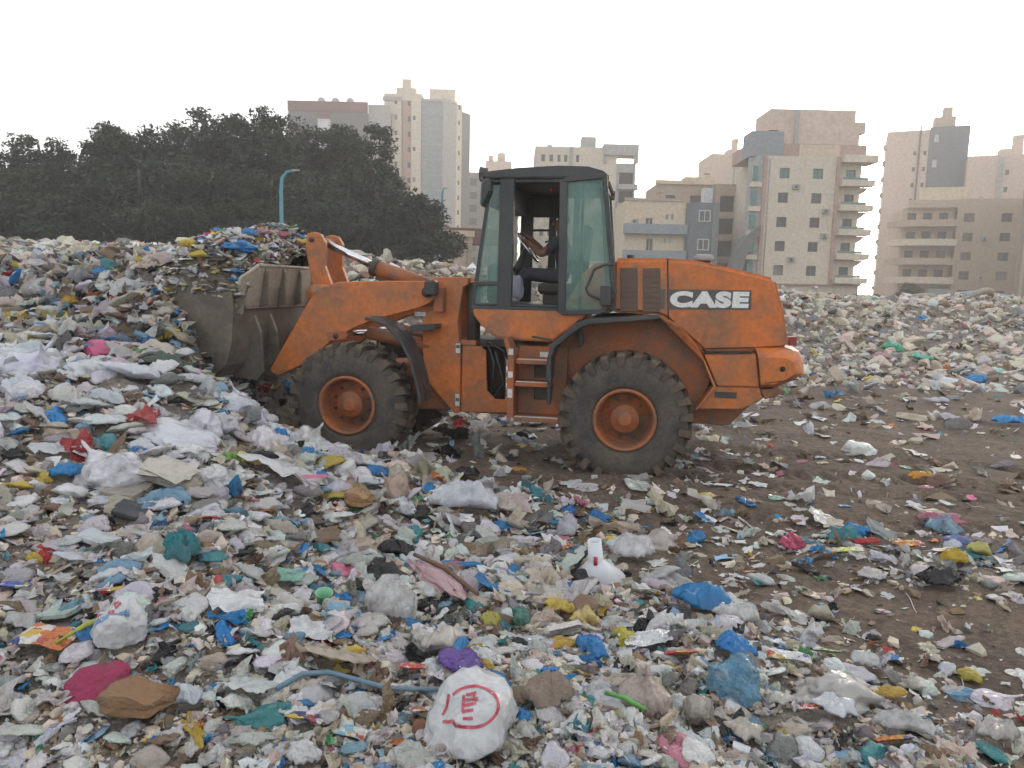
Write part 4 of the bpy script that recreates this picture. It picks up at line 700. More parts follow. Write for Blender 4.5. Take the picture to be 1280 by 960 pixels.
SM = {'film': trashm('loose_film', 'a', .38, .3, 9., bumpd=.02, bscale=22, crinkle=True, trans=.28), 'paper': trashm('loose_scraps', 'a', .7, .35, 9., bumpd=.008, bscale=50), 'stone': trashm('loose_rubble', 'a', .95, .35, 6., bumpd=.012, bscale=35)}
# ------------------------------------------------------------------ rubbish: shapes (unit size, resting near z = 0)
def ridged(p): return 1-2*abs(mn.noise(p))
def bag_me(seed, sub=4, height=.6, fold=.22, knot=0., limp=0.):
    g = random.Random(seed); bm = bmesh.new(); bmesh.ops.create_icosphere(bm, subdivisions=sub, radius=1); o = Vector((g.uniform(0,90), g.uniform(0,90), g.uniform(0,90)))
    ax = Vector((g.uniform(-1,1), g.uniform(-.6,.6), g.uniform(.2,.9) if knot < 2 else .1)).normalized(); sx = g.uniform(.75,1.15)
    for v in bm.verts:
        n = v.co.normalized(); q = n-ax*n.dot(ax)*.72; w = q+.30*Vector((mn.noise(n*1.4+o), mn.noise(n*1.4+o*1.3), mn.noise(n*1.4+o*1.7)))
        r = 1+.42*mn.noise(n*1.05+o)+fold*1.1*(ridged(w*1.7+o)-.35)+fold*.6*(ridged(w*3.6+o)-.3)
        if limp: r *= 1+limp*.5*mn.noise(w*.9+o*2)
        p = n*r*.72
        if knot:
            t = n.dot(ax)
            if t > .62: k = (t-.62)/.38; lat = p-ax*p.dot(ax); p = ax*(p.dot(ax)*(1-.1*k)+.75*k*k)+lat*(1-.93*min(1, k*1.35) if k < .72 else .10+.9*(k-.72))
        z = p.z*height
        if z < 0: z *= .45
        v.co = Vector((p.x*1.25, p.y*sx*1.25, z))
    return bm_mesh(bm, 'bag', True)
def drape_me(seed, rings=14, sec=44, puff=.45, fold=.16, ears=True):
    """a limp carrier bag: slack radial creases running to its neck, two handle ears, closed below"""
    g = random.Random(seed); o = Vector((g.uniform(0,90), g.uniform(0,90), g.uniform(0,90))); asp = g.uniform(.62,.95); e0 = g.uniform(0,6.28); cx, cy_ = g.uniform(-.25,.25), g.uniform(-.25,.25); V = []; F = []
    for j in range(rings+1):
        t = j/rings
        for i in range(sec):
            th = 6.2832*i/sec; d = Vector((math.cos(th), math.sin(th), 0)); Rm = .78+.24*mn.noise(d*1.1+o)+.10*ridged(d*2.6+o)
            if ears:
                for ea in (e0-.33, e0+.33): Rm += .30*math.exp(-((math.remainder(th-ea, 6.2832))/.19)**2)
            x, y = cx*(1-t)+d.x*Rm*t, (cy_*(1-t)+d.y*Rm*t)*asp; p = Vector((x, y, 0))
            cr = ridged(Vector((d.x*2.4, d.y*2.4, t*.9))+o); c2 = ridged(p*1.6+o*1.7); c3 = ridged(p*3.4+o*.6)
            z = puff*max(0, 1-t**2.4)**.75*(.75+.5*mn.noise(p*1.2+o))+fold*(cr*.9*min(1, t*2)*(1-.35*t)+c2*.8+c3*.3)-fold*.3
            x += .12*mn.noise(p*1.9+o+Vector((7,0,0))); y += .12*mn.noise(p*1.9+o+Vector((0,7,0))); V.append((x, y, max(z, .015+.03*(1-t))))
    for j in range(rings):
        for i in range(sec): F.append((j*sec+i, (j+1)*sec+i, (j+1)*sec+(i+1) % sec, j*sec+(i+1) % sec))
    k = len(V); V.append((0,0,-.06)); F += [((rings*sec+(i+1) % sec), rings*sec+i, k) for i in range(sec)]; F.append(tuple(range(sec))[::-1])
    return pyd(V, F, 'bag', True)
def sheet_me(seed, n=14, amp=.16, ragged=.2, fold=.0, arch=0.):
    g = random.Random(seed); o = Vector((g.uniform(0,90), g.uniform(0,90), 0)); V = []; asp = g.uniform(.55,1.0)
    for j in range(n+1):
        for i in range(n+1):
            x, y = 2*i/n-1, 2*j/n-1; e = 1+ragged*mn.noise(Vector((math.atan2(y, x)*1.3, 2, 0))+o)*2
            p = Vector((x*1.6, y*1.6, 0))+o; z = amp*(1.3*ridged(p*.7)+.7*ridged(p*1.7)+.35*mn.noise(p*4))-amp*.6; q = p*.9
            z += arch*(1-x*x); dx, dy = amp*.9*mn.noise(q+Vector((5,0,3))), amp*.9*mn.noise(q+Vector((0,5,9)))
            V.append((x*e+dx, (y*e+dy)*asp, max(z+.08, -.05)))
    F = [(j*(n+1)+i, j*(n+1)+i+1, (j+1)*(n+1)+i+1, (j+1)*(n+1)+i) for j in range(n) for i in range(n)]
    return pyd(V, F, 'sheet', True)
def rock_me(seed, npts=16, flat=.7, box_=0.):
    g = random.Random(seed); bm = bmesh.new()
    for k in range(npts):
        v = Vector((g.gauss(0,1), g.gauss(0,1), g.gauss(0,1))).normalized()
        if box_: mx = max(abs(c) for c in v); v = v.lerp(v/mx*.8, box_)
        v *= g.uniform(.82,1.1); bm.verts.new((v.x, v.y*g.uniform(.85,1), v.z*flat))
    bmesh.ops.convex_hull(bm, input=bm.verts[:]); bmesh.ops.delete(bm, geom=[v for v in bm.verts if not v.link_faces], context='VERTS'); return bm_mesh(bm, 'rock')
def rough_rock(seed, flat=.7):
    me = rock_me(seed, 18, flat); bm = bmesh.new(); bm.from_mesh(me); bpy.data.meshes.remove(me)
    bevel_all(bm, .07, 1, 15); bmesh.ops.triangulate(bm, faces=bm.faces[:]); bmesh.ops.subdivide_edges(bm, edges=[e for e in bm.edges if e.calc_length() > .3], cuts=1)
    for v in bm.verts: v.co += v.co.normalized()*.09*mn.noise(v.co*2.6+Vector((seed,0,0)))
    return bm_mesh(bm, 'rock')
def packet_me(seed, n=12):
    g = random.Random(seed); o = Vector((g.uniform(0,90), 3, 0)); V = []; asp = g.uniform(.55,.8); F = []
    for s in (1, -1):
        for j in range(n+1):
            for i in range(n+1):
                x, y = 2*i/n-1, 2*j/n-1; puff = .17*(max(0, 1-x**4))**.6*(max(0, 1-y**4))**.6; p = Vector((x, y, 0))
                V.append((x+.03*mn.noise(p*2+o), asp*(y+.05*mn.noise(p*2+o+Vector((3,3,0)))), .1+s*puff*(.7+.6*mn.noise(p*2.2+o))+.14*mn.noise(p*.9+o)+.05*ridged(p*3+o)))
    m = (n+1)**2
    for s in (0, 1):
        for j in range(n):
            for i in range(n): q = (j*(n+1)+i, j*(n+1)+i+1, (j+1)*(n+1)+i+1, (j+1)*(n+1)+i); F.append(q if s == 0 else tuple(k+m for k in q[::-1]))
    return pyd(V, F, 'packet', True)
def bottle_me(seed):
    bm = bmesh.new(); g = random.Random(seed); prof = [(.001,-1),(.20,-1),(.24,-.95),(.24,-.6),(.22,-.5),(.24,-.4),(.23,0),(.21,.1),(.24,.25),(.22,.45),(.12,.68),(.08,.78),(.08,.9),(.10,.9),(.10,1.0),(.001,1.0)]
    add_lathe(bm, prof, 16)
    for v in bm.verts: d = .06*mn.noise(v.co*3+Vector((seed,0,0))); v.co.x *= 1+2*d; v.co.z = v.co.z*(.8+d)+.2; v.co = Vector((v.co.y, v.co.x, v.co.z))
    bmesh.ops.recalc_face_normals(bm, faces=bm.faces[:]); return bm_mesh(bm, 'bottle', True)
def slab_me(seed, th=.12):
    g = random.Random(seed); n = 8; pts = []
    for k in range(n): a = 6.283*k/n+g.uniform(-.15,.15); m = max(abs(math.cos(a)), abs(math.sin(a))); pts.append((math.cos(a)/m*g.uniform(.8,1), math.sin(a)/m*g.uniform(.6,.75)))
    bm = bmesh.new(); a = [bm.verts.new((x,y,0)) for x,y in pts]; b = [bm.verts.new((x*.97,y*.97,th*g.uniform(.8,1.1)*2)) for x,y in pts]; bm.faces.new(a[::-1]); bm.faces.new(b)
    for i in range(n): bm.faces.new((a[i],a[(i+1) % n],b[(i+1) % n],b[i]))
    bevel_all(bm, .02); return bm_mesh(bm, 'slab')
def papers_me(seed):
    g = random.Random(seed); V = []; F = []
    for k in range(9):
        a = g.uniform(-.3,.3); n = 6; b0 = len(V)
        for j in range(n+1):
            for i in range(n+1):
                x, y = 2*i/n-1, (2*j/n-1)*.7; xx = x*math.cos(a)-y*math.sin(a)+g.uniform(-.01,.01); yy = x*math.sin(a)+y*math.cos(a)
                V.append((xx*g.uniform(.96,1)+.1*math.sin(k), yy, .055*k+.06*mn.noise(Vector((x*1.5,y*1.5,k*.7+seed)))+.05*x*x*math.sin(k*2.1)))
        F += [(b0+j*(n+1)+i, b0+j*(n+1)+i+1, b0+(j+1)*(n+1)+i+1, b0+(j+1)*(n+1)+i) for j in range(n) for i in range(n)]
    return pyd(V, F, 'papers')
def paperbag_me(seed):
    bm = bmesh.new(); bmesh.ops.create_cube(bm, size=2); bmesh.ops.subdivide_edges(bm, edges=bm.edges[:], cuts=7, use_grid_fill=True); o = Vector((seed,2,5))
    for v in bm.verts: p = v.co.copy(); q = p*1.1+o; v.co = Vector((p.x*(.95+.1*p.y), p.y*.7, p.z*.33*(1-.45*max(0, p.x))+.28))+Vector((.2*mn.noise(q), .2*mn.noise(q+o), .26*(ridged(q*.8)-.4)*(1 if p.z > 0 else .2)))
    return bm_mesh(bm, 'paper_bag')
SH = {'limp': [bag_me(s, 4, .62, .24, 0, .8) for s in (1, 4, 6)]+[drape_me(400+s, puff=.34+.08*(s % 4)) for s in range(9)], 'stuffed': [bag_me(20+s, 4, 1.0, .14, 1 if s % 2 else 0) for s in range(6)], 'knot': [bag_me(30+s, 4, .8, .18, 1) for s in range(4)], 'flat': [drape_me(420+s, 8, 30, .10, .10, s % 2 == 0) for s in range(6)],
  'sheet': [sheet_me(50+s) for s in range(5)], 'scrap': [sheet_me(60+s, 6, .13, .35) for s in range(6)], 'packet': [packet_me(70+s) for s in range(4)], 'rock': [rough_rock(80+s, .62) for s in range(9)], 'bottle': [bottle_me(s) for s in range(3)], 'slab': [slab_me(90+s) for s in range(4)], 'board': [slab_me(95+s, .025) for s in range(3)], 'papers': [papers_me(3), papers_me(8)], 'paperbag': [paperbag_me(2), paperbag_me(7)]}
def place(name, me, m, c, x, y, sx, sy, sz, rz, sink=.15, tilt=0., z=None, label=None, cat=None, group=None):
    o = bpy.data.objects.new(name, me); col.objects.link(o)
    if not me.materials: me.materials.append(m)
    o.material_slots[0].link = 'OBJECT'; o.material_slots[0].material = m; o.color = (*c, 1)
    if z is None:
        e = .08; zx = (h1(x+e,y)-h1(x-e,y))/(2*e); zy = (h1(x,y+e)-h1(x,y-e))/(2*e); z = h1(x, y); nrm = Vector((-zx*.8, -zy*.8, 1)).normalized()
    else: nrm = Vector((0,0,1))
    q = Vector((0,0,1)).rotation_difference(nrm).to_matrix().to_4x4() @ Matrix.Rotation(rz, 4, 'Z') @ Matrix.Rotation(tilt, 4, 'X')
    o.matrix_basis = Matrix.Translation((x, y, z-sink*sz)) @ q @ Matrix.Diagonal((sx, sy, sz, 1))
    return tag(o, label, cat, group)
CAT = {'plastic_bag':'plastic bag','plastic_sheet':'plastic sheet','plastic_bottle':'bottle','cloth_rag':'rag','paper_bag':'paper bag','snack_packet':'packet','foil_wrapper':'wrapper','carton':'carton','rubble_slab':'slab','paper_stack':'paper','rubble_stone':'stone','foam_board':'foam board','net_bag':'net bag','paper_sheet':'paper','face_mask':'face mask','brick_piece':'brick piece','cardboard_piece':'cardboard'}
HERO=[
('plastic_bag', 'printbag', -0.13, 2.75, 0.32, 0.28, (0.66, 0.67, 0.68), 'round white plastic carrier bag with red print on the rubbish slope'),
('plastic_sheet', 'limpsheet', -0.76, 3.25, 0.36, 0.21, (0.46, 0.4, 0.33), 'large dusty beige plastic sheet lying folded among stones'),
('plastic_bag', 'thin', -0.66, 4.11, 0.28, 0.29, (0.55, 0.54, 0.53), 'see-through pale grey bag leaning against a pink and white roll'),
('plastic_bag', 'thinlimp', -0.34, 3.6, 0.31, 0.22, (0.6, 0.55, 0.5), 'collapsed see-through beige bag spread over small stones'),
('plastic_bottle', 'bottle', -0.3, 5.17, 0.35, 0.17, (0.025, 0.21, 0.46), 'crushed bright blue plastic bottle lying beside the wooden stick'),
('plastic_sheet', 'thinlimp', -0.35, 6.55, 0.68, 0.4, (0.6, 0.62, 0.66), 'big crinkled sheer white film between the two loader wheels'),
('plastic_bag', 'limp', 1.27, 4.75, 0.42, 0.24, (0.025, 0.21, 0.46), 'large limp bright blue bag lying against a white sheet on dirt'),
('plastic_sheet', 'thinlimp', 1.44, 4.48, 0.31, 0.29, (0.62, 0.61, 0.6), 'white plastic sheet tucked under the large limp blue bag'),
('plastic_bag', 'limp', 1.22, 3.81, 0.25, 0.14, (0.02, 0.2, 0.5), 'rumpled blue bag lying on top of a pale blue stuffed bag'),
('plastic_bag', 'thin', 1.1, 3.39, 0.25, 0.19, (0.1, 0.27, 0.4), 'pale blue half clear bag stuffed full on the dirt'),
('plastic_bag', 'thinlimp', 0.99, 5.79, 0.44, 0.25, (0.6, 0.6, 0.62), 'long clear white bag lying behind the white funnel'),
('plastic_bag', 'limp', 0.32, 4.31, 0.19, 0.14, (0.62, 0.46, 0.1), 'dull yellow bag beside its paler yellow twin'),
('plastic_bag', 'limp', 0.46, 4.23, 0.16, 0.16, (0.62, 0.5, 0.2), 'paler yellow bag lying beside a dull yellow bag'),
('cloth_rag', 'cloth', -1.71, 2.99, 0.29, 0.14, (0.34, 0.035, 0.1), 'magenta cloth partly covered by a brown paper bag'),
('paper_bag', 'paperbag', -1.5, 2.87, 0.25, 0.16, (0.23, 0.13, 0.065), 'creased brown paper bag lying on magenta cloth'),
('snack_packet', 'packet', -2.13, 3.31, 0.31, 0.14, (0.55, 0.16, 0.03), 'large orange snack packet with yellow and red print'),
('plastic_bag', 'printbag2', -1.79, 3.3, 0.28, 0.22, (0.66, 0.67, 0.68), 'white carrier bag with red and blue lettering beside the orange packet'),
('plastic_bag', 'limp', -1.34, 2.96, 0.18, 0.14, (0.6, 0.64, 0.7), 'bluish white bag crumpled beside the brown paper bag'),
('plastic_sheet', 'limpsheet', -1.09, 3.02, 0.21, 0.13, (0.58, 0.61, 0.6), 'pale white sheet spread beside the bluish white bag'),
('foil_wrapper', 'foil', -1.35, 3.57, 0.24, 0.17, (0.7, 0.72, 0.74), 'crumpled silver and white wrapper on the stony slope'),
('foil_wrapper', 'foil', -0.96, 3.51, 0.21, 0.17, (0.7, 0.72, 0.74), 'shiny folded silver wrapper with a dark inside'),
('foil_wrapper', 'foil', 0.76, 3.86, 0.26, 0.18, (0.7, 0.72, 0.74), 'glossy silver wrapper sheet beside a red snack packet'),
('snack_packet', 'packet', 0.9, 3.69, 0.18, 0.15, (0.5, 0.06, 0.04), 'red snack packet with blue corner beside glossy silver wrapper'),
('snack_packet', 'packet', -0.78, 2.78, 0.15, 0.11, (0.03, 0.035, 0.16), 'dark navy blue packet with white edge near the blue hose'),
('carton', 'packet', -0.42, 3.19, 0.13, 0.11, (0.55, 0.08, 0.08), 'small red and white carton among grey stones'),
('plastic_bag', 'limp', -0.2, 3.26, 0.21, 0.1, (0.14, 0.07, 0.32), 'purple plastic bag scrap behind the bag with red print'),
('plastic_bag', 'limp', 1.62, 3.45, 0.4, 0.2, (0.52, 0.5, 0.48), 'long greyish white sack lying on the bare dirt'),
('plastic_bag', 'limp', 1.51, 3.23, 0.24, 0.13, (0.64, 0.66, 0.7), 'clean white bag with folded handle beside the long greyish sack'),
('carton', 'packet', 1.39, 3.22, 0.09, 0.07, (0.5, 0.03, 0.05), 'little red carton with yellow rim on white bag'),
('plastic_bag', 'thinlimp', 1.81, 3.13, 0.28, 0.14, (0.5, 0.5, 0.5), 'clear grey bag flattened on dirt beside orange peel wrapper'),
('snack_packet', 'packet', 1.69, 3.04, 0.15, 0.08, (0.6, 0.22, 0.04), 'orange wrapper beside a flattened clear grey bag'),
('plastic_bag', 'limp', 2.19, 3.12, 0.25, 0.21, (0.5, 0.47, 0.44), 'bulky pale bag with red corner marks at the dirt edge'),
('plastic_bag', 'limp', 3.11, 6.53, 0.25, 0.17, (0.02, 0.24, 0.55), 'bright blue bag with a dark tin beside it'),
('plastic_bag', 'limp', 3.5, 5.69, 0.24, 0.19, (0.58, 0.4, 0.04), 'round golden yellow bag next to a long black scrap'),
('plastic_bag', 'limp', 3.2, 5.33, 0.34, 0.18, (0.02, 0.02, 0.022), 'long black plastic scrap next to a golden yellow bag'),
('plastic_bag', 'limp', 4.8, 8.59, 0.27, 0.16, (0.66, 0.33, 0.03), 'amber yellow bag alone on the open dirt'),
('plastic_bag', 'limp', 2.43, 6.22, 0.2, 0.19, (0.55, 0.1, 0.18), 'rose pink bag with white folds on the dirt'),
('cloth_rag', 'cloth', 3.05, 6.16, 0.22, 0.08, (0.45, 0.04, 0.05), 'dark red cloth strip behind a lime wrapper'),
('snack_packet', 'packet', 2.77, 5.91, 0.23, 0.11, (0.42, 0.5, 0.05), 'lime green wrapper strip lying on the dirt'),
('plastic_bag', 'limp', 2.37, 5.76, 0.15, 0.1, (0.025, 0.21, 0.46), 'small deep blue bag near the rose pink bag'),
('snack_packet', 'packet', 3.35, 6.07, 0.23, 0.1, (0.55, 0.17, 0.04), 'flat orange and white wrapper near a golden bag'),
('plastic_bag', 'limp', 3.87, 5.94, 0.21, 0.16, (0.5, 0.47, 0.16), 'mustard green bag beside the golden yellow bag'),
('plastic_bag', 'limp', 3.77, 6.11, 0.26, 0.1, (0.16, 0.2, 0.42), 'violet blue bag on the rubbish strip of the dirt'),
('plastic_bag', 'knot', 12.1, 23.96, 0.56, 0.56, (0.1, 0.45, 0.3), 'upper of two sea green bags tied together'),
('plastic_bag', 'limp', 12.22, 22.48, 0.72, 0.38, (0.12, 0.48, 0.34), 'lower of two sea green bags tied together'),
('plastic_bag', 'limp', 11.3, 22.81, 0.78, 0.29, (0.5, 0.3, 0.34), 'dusty pink bag beside the sea green bags'),
('plastic_bag', 'limp', 12.09, 19.44, 0.58, 0.29, (0.05, 0.3, 0.62), 'sky blue bag on the trash strewn bank'),
('plastic_bag', 'limp', 8.62, 12.82, 0.55, 0.3, (0.03, 0.27, 0.6), 'vivid blue sheet bag at the dirt border'),
('plastic_bag', 'limp', 9.14, 19.06, 0.28, 0.2, (0.66, 0.48, 0.04), 'tiny lemon yellow bag near a black scrap on the bank'),
('plastic_bag', 'limp', 13.22, 20.62, 1.01, 0.26, (0.25, 0.52, 0.42), 'long pale green bag on the trash bank'),
('plastic_bag', 'limp', 9.7, 20.07, 0.81, 0.26, (0.02, 0.02, 0.022), 'black bag scrap on the bank near the tiny lemon bag'),
('plastic_bag', 'limp', 8.66, 15.2, 0.65, 0.23, (0.45, 0.47, 0.5), 'pale bag with black end on the dirt border'),
('plastic_bag', 'limp', 6.16, 12.48, 0.32, 0.13, (0.68, 0.68, 0.68), 'plump white bag alone on the dirt'),
('plastic_bag', 'knot', -4.34, 8.0, 0.43, 0.22, (0.62, 0.13, 0.27), 'bright pink bag with a twisted pink knot'),
('plastic_bag', 'thinlimp', -3.99, 7.46, 0.44, 0.19, (0.66, 0.5, 0.58), 'pinkish white fluffy bag below the bright pink one'),
('plastic_bag', 'limp', -3.63, 7.1, 0.57, 0.3, (0.68, 0.7, 0.76), 'big bright white bag on the heap below the pinkish one'),
('plastic_bag', 'limp', -4.95, 7.71, 0.41, 0.25, (0.6, 0.64, 0.68), 'bluish white bag high on the heap'),
('plastic_bag', 'limp', -4.22, 6.36, 0.35, 0.24, (0.66, 0.7, 0.74), 'puffy white bag with blue tint at the heap shoulder'),
('plastic_bag', 'limp', -3.8, 6.3, 0.33, 0.23, (0.64, 0.63, 0.6), 'creamy white bag on the heap shoulder'),
('plastic_bag', 'limp', -3.46, 6.39, 0.35, 0.19, (0.55, 0.58, 0.62), 'grey white bag wedged behind a blue scrap'),
('plastic_bag', 'limp', -4.02, 7.07, 0.33, 0.18, (0.66, 0.68, 0.7), 'snow white bag above the creamy one'),
('plastic_bag', 'limp', -2.66, 6.02, 0.71, 0.21, (0.68, 0.69, 0.74), 'wide white and navy striped bag on the heap edge'),
('plastic_bag', 'limp', -2.91, 6.19, 0.42, 0.17, (0.7, 0.7, 0.7), 'clean white bag behind the wide striped bag'),
('plastic_bag', 'limp', -4.3, 8.57, 0.36, 0.24, (0.02, 0.02, 0.022), 'black bin bag scrap on the heap beside the bucket'),
('plastic_bag', 'limp', -4.08, 8.38, 0.32, 0.18, (0.04, 0.12, 0.24), 'dark blue bag below the black bin bag scrap'),
('cloth_rag', 'cloth', -3.5, 7.67, 0.57, 0.24, (0.08, 0.11, 0.09), 'dark green fabric bundle sliding from the heap to the bucket'),
('plastic_sheet', 'limpsheet', -3.72, 8.74, 0.2, 0.33, (0.5, 0.48, 0.45), 'grey white strip hanging on the heap next to the bucket'),
('plastic_bag', 'limp', -3.13, 5.2, 0.25, 0.17, (0.03, 0.24, 0.52), 'torn blue bag on the dusty slope'),
('plastic_bag', 'limp', -3.63, 5.38, 0.18, 0.09, (0.02, 0.02, 0.022), 'black bag with a blue scrap on the dusty slope'),
('plastic_sheet', 'limpsheet', -3.38, 5.47, 0.31, 0.09, (0.6, 0.62, 0.64), 'flat white sheet above the torn blue bag'),
('rubble_slab', 'slab', -2.5, 4.83, 0.27, 0.12, (0.045, 0.05, 0.06), 'dark slate slab under the paper layers'),
('rubble_slab', 'slab', -2.65, 5.08, 0.32, 0.17, (0.28, 0.25, 0.22), 'flat grey slab lying over the dark slate'),
('paper_stack', 'papers', -2.45, 5.24, 0.36, 0.19, (0.46, 0.42, 0.37), 'crumpled stack of layered greyish papers over the slate slab'),
('rubble_stone', 'rock', -2.27, 5.22, 0.22, 0.13, (0.4, 0.34, 0.28), 'tan stone resting on the layered papers'),
('cloth_rag', 'cloth', -2.0, 5.3, 0.12, 0.2, (0.02, 0.17, 0.36), 'folded blue cloth beside a brick piece'),
('snack_packet', 'packet', -1.96, 4.77, 0.14, 0.12, (0.5, 0.05, 0.06), 'red blue packet above the teal fabric'),
('cloth_rag', 'cloth', -1.94, 4.31, 0.28, 0.3, (0.04, 0.2, 0.23), 'torn teal fabric hanging down the slope'),
('rubble_stone', 'rock', -2.11, 4.28, 0.21, 0.25, (0.46, 0.4, 0.33), 'big pale block half wrapped in teal fabric'),
('foam_board', 'slab', -2.45, 4.32, 0.26, 0.1, (0.42, 0.45, 0.47), 'grey foam board on the slope under the slate'),
('foam_board', 'slab', -2.24, 3.58, 0.2, 0.09, (0.36, 0.43, 0.38), 'pale green foam board lying flat on the stones'),
('snack_packet', 'packet', -2.62, 3.82, 0.16, 0.11, (0.08, 0.12, 0.4), 'blue and red packet on the stony slope'),
('snack_packet', 'packet', -2.04, 3.69, 0.21, 0.12, (0.4, 0.25, 0.06), 'striped yellow red green wrapper above the lettered bag'),
('plastic_sheet', 'banner', -1.84, 5.98, 0.61, 0.29, (0.66, 0.65, 0.68), 'white banner with a pink edge draped on the slope'),
('plastic_bag', 'limp', -2.13, 5.97, 0.25, 0.18, (0.6, 0.55, 0.2), 'lemon yellow bag above the white banner'),
('plastic_bag', 'limp', -2.24, 5.91, 0.14, 0.11, (0.2, 0.35, 0.08), 'small leaf green bag beside the lemon yellow one'),
('plastic_bag', 'stuffed', -1.35, 6.42, 0.27, 0.15, (0.4, 0.28, 0.17), 'tan stuffed bag above the brown one'),
('paper_bag', 'paperbag', -1.27, 6.08, 0.21, 0.21, (0.36, 0.21, 0.1), 'upright brown paper parcel below the tan bag'),
('plastic_bag', 'stuffed', -1.03, 6.6, 0.25, 0.24, (0.5, 0.38, 0.3), 'plump beige bag with a blue cap beside it'),
('plastic_bag', 'limp', -0.44, 7.69, 0.31, 0.16, (0.02, 0.02, 0.022), 'black bag on top of the sheer white film'),
('plastic_bag', 'limp', -0.82, 5.46, 0.3, 0.19, (0.025, 0.02, 0.025), 'torn black bag above the see-through bag'),
('plastic_bag', 'limp', -1.31, 7.16, 0.26, 0.12, (0.03, 0.2, 0.48), 'flat blue bag in front of the front wheel'),
('plastic_bag', 'thinlimp', -1.61, 7.12, 0.39, 0.27, (0.5, 0.46, 0.5), 'clear bag with pink folds close to the front tyre'),
('plastic_bag', 'limp', -1.9, 6.9, 0.22, 0.19, (0.04, 0.24, 0.5), 'blue bag leaning on the front tyre'),
('plastic_bag', 'limp', -2.2, 7.02, 0.19, 0.16, (0.03, 0.22, 0.5), 'second blue bag below the front tyre'),
('carton', 'packet', -1.37, 5.92, 0.14, 0.11, (0.4, 0.05, 0.06), 'small crushed red carton near the brown parcel'),
('plastic_bag', 'limp', 0.11, 8.13, 0.17, 0.1, (0.5, 0.25, 0.05), 'orange scrap bag near the rear tyre'),
('net_bag', 'mesh', -1.38, 4.38, 0.28, 0.2, (0.22, 0.46, 0.36), 'mint green net bag clinging to the stones'),
('rubble_stone', 'rock', -1.13, 3.87, 0.18, 0.18, (0.43, 0.37, 0.31), 'angular beige stone beside the mint cup'),
('rubble_stone', 'rock', -0.93, 3.87, 0.21, 0.12, (0.44, 0.4, 0.35), 'long pale stone below the mint cup'),
('rubble_stone', 'rock', -0.72, 3.84, 0.23, 0.14, (0.42, 0.38, 0.33), 'rounded pale stone touching the beige sheet'),
('plastic_bag', 'limp', -0.09, 4.11, 0.14, 0.15, (0.52, 0.47, 0.12), 'olive yellow bag at the end of the wooden stick'),
('plastic_bag', 'stuffed', 0.08, 4.13, 0.11, 0.12, (0.1, 0.25, 0.2), 'dark teal green bag beside the olive yellow one'),
('plastic_bag', 'limpsheet', 1.23, 6.63, 0.14, 0.2, (0.08, 0.34, 0.6), 'upright light blue bag before the rear wheel'),
('plastic_bag', 'limp', 0.45, 6.42, 0.2, 0.14, (0.03, 0.19, 0.33), 'dull blue bag before the steps of the loader'),
('plastic_bag', 'limp', 0.82, 6.7, 0.23, 0.17, (0.02, 0.16, 0.42), 'deep blue bag with a white strip before the rear wheel'),
('paper_stack', 'papers', 0.32, 3.96, 0.19, 0.07, (0.62, 0.58, 0.56), 'stack of white paper sheets beside the clay clods'),
('paper_sheet', 'limpsheet', 0.44, 5.49, 0.19, 0.14, (0.62, 0.66, 0.74), 'square white paper sheet beside the white funnel'),
('snack_packet', 'packet', 0.96, 4.82, 0.2, 0.13, (0.6, 0.6, 0.56), 'white packet with yellow edge beside the large blue bag'),
('snack_packet', 'packet', 0.37, 3.42, 0.09, 0.09, (0.6, 0.5, 0.03), 'bright yellow packet on the clay clods'),
('plastic_bag', 'stuffed', 0.63, 3.15, 0.23, 0.17, (0.46, 0.38, 0.33), 'bulging beige bag behind a green straw'),
('plastic_bag', 'stuffed', 0.84, 3.09, 0.14, 0.13, (0.4, 0.36, 0.32), 'grey beige bag next to the bulging beige one'),
('plastic_bag', 'limp', 1.04, 3.05, 0.2, 0.11, (0.55, 0.5, 0.43), 'cream bag with orange edge beside the white tray'),
('foam_board', 'slab', 0.99, 2.92, 0.09, 0.08, (0.66, 0.68, 0.72), 'white foam tray piece beside a cream bag'),
('plastic_sheet', 'limpsheet', 0.28, 2.69, 0.11, 0.15, (0.5, 0.5, 0.5), 'upright clear grey plastic piece among brown rags'),
('cloth_rag', 'cloth', 0.17, 2.91, 0.22, 0.19, (0.32, 0.25, 0.2), 'dusty brown rag bundle below the clay clods'),
('snack_packet', 'packet', 1.51, 3.8, 0.23, 0.09, (0.6, 0.62, 0.64), 'white printed wrapper beside the green cardboard corner'),
('carton', 'packet', 1.81, 3.99, 0.13, 0.14, (0.08, 0.25, 0.04), 'green and red carton beside a white wrapper'),
('plastic_bag', 'limp', 1.99, 3.94, 0.21, 0.13, (0.62, 0.61, 0.6), 'white crumpled bag beside the green and red carton'),
('plastic_bag', 'limp', -0.75, 2.62, 0.16, 0.08, (0.66, 0.66, 0.66), 'white folded bag piece beneath the navy packet'),
('face_mask', 'packet', -0.59, 2.73, 0.11, 0.05, (0.2, 0.42, 0.55), 'pale blue face mask lying on stones'),
('brick_piece', 'rock', -0.33, 2.75, 0.08, 0.09, (0.3, 0.13, 0.09), 'reddish brick piece among grey stones'),
('cardboard_piece', 'packet', -0.33, 2.87, 0.11, 0.07, (0.36, 0.15, 0.08), 'rusty orange cardboard bit near the hose end'),
('rubble_stone', 'rock', -1.33, 2.63, 0.16, 0.08, (0.42, 0.37, 0.32), 'flat pale stone with white top near the paper bag'),
('plastic_bag', 'limp', -5.75, 10.03, 0.43, 0.38, (0.22, 0.23, 0.25), 'big grey sack on the far heap'),
('plastic_bag', 'limp', -5.57, 10.25, 0.31, 0.22, (0.06, 0.27, 0.55), 'blue bag resting on the big grey sack'),
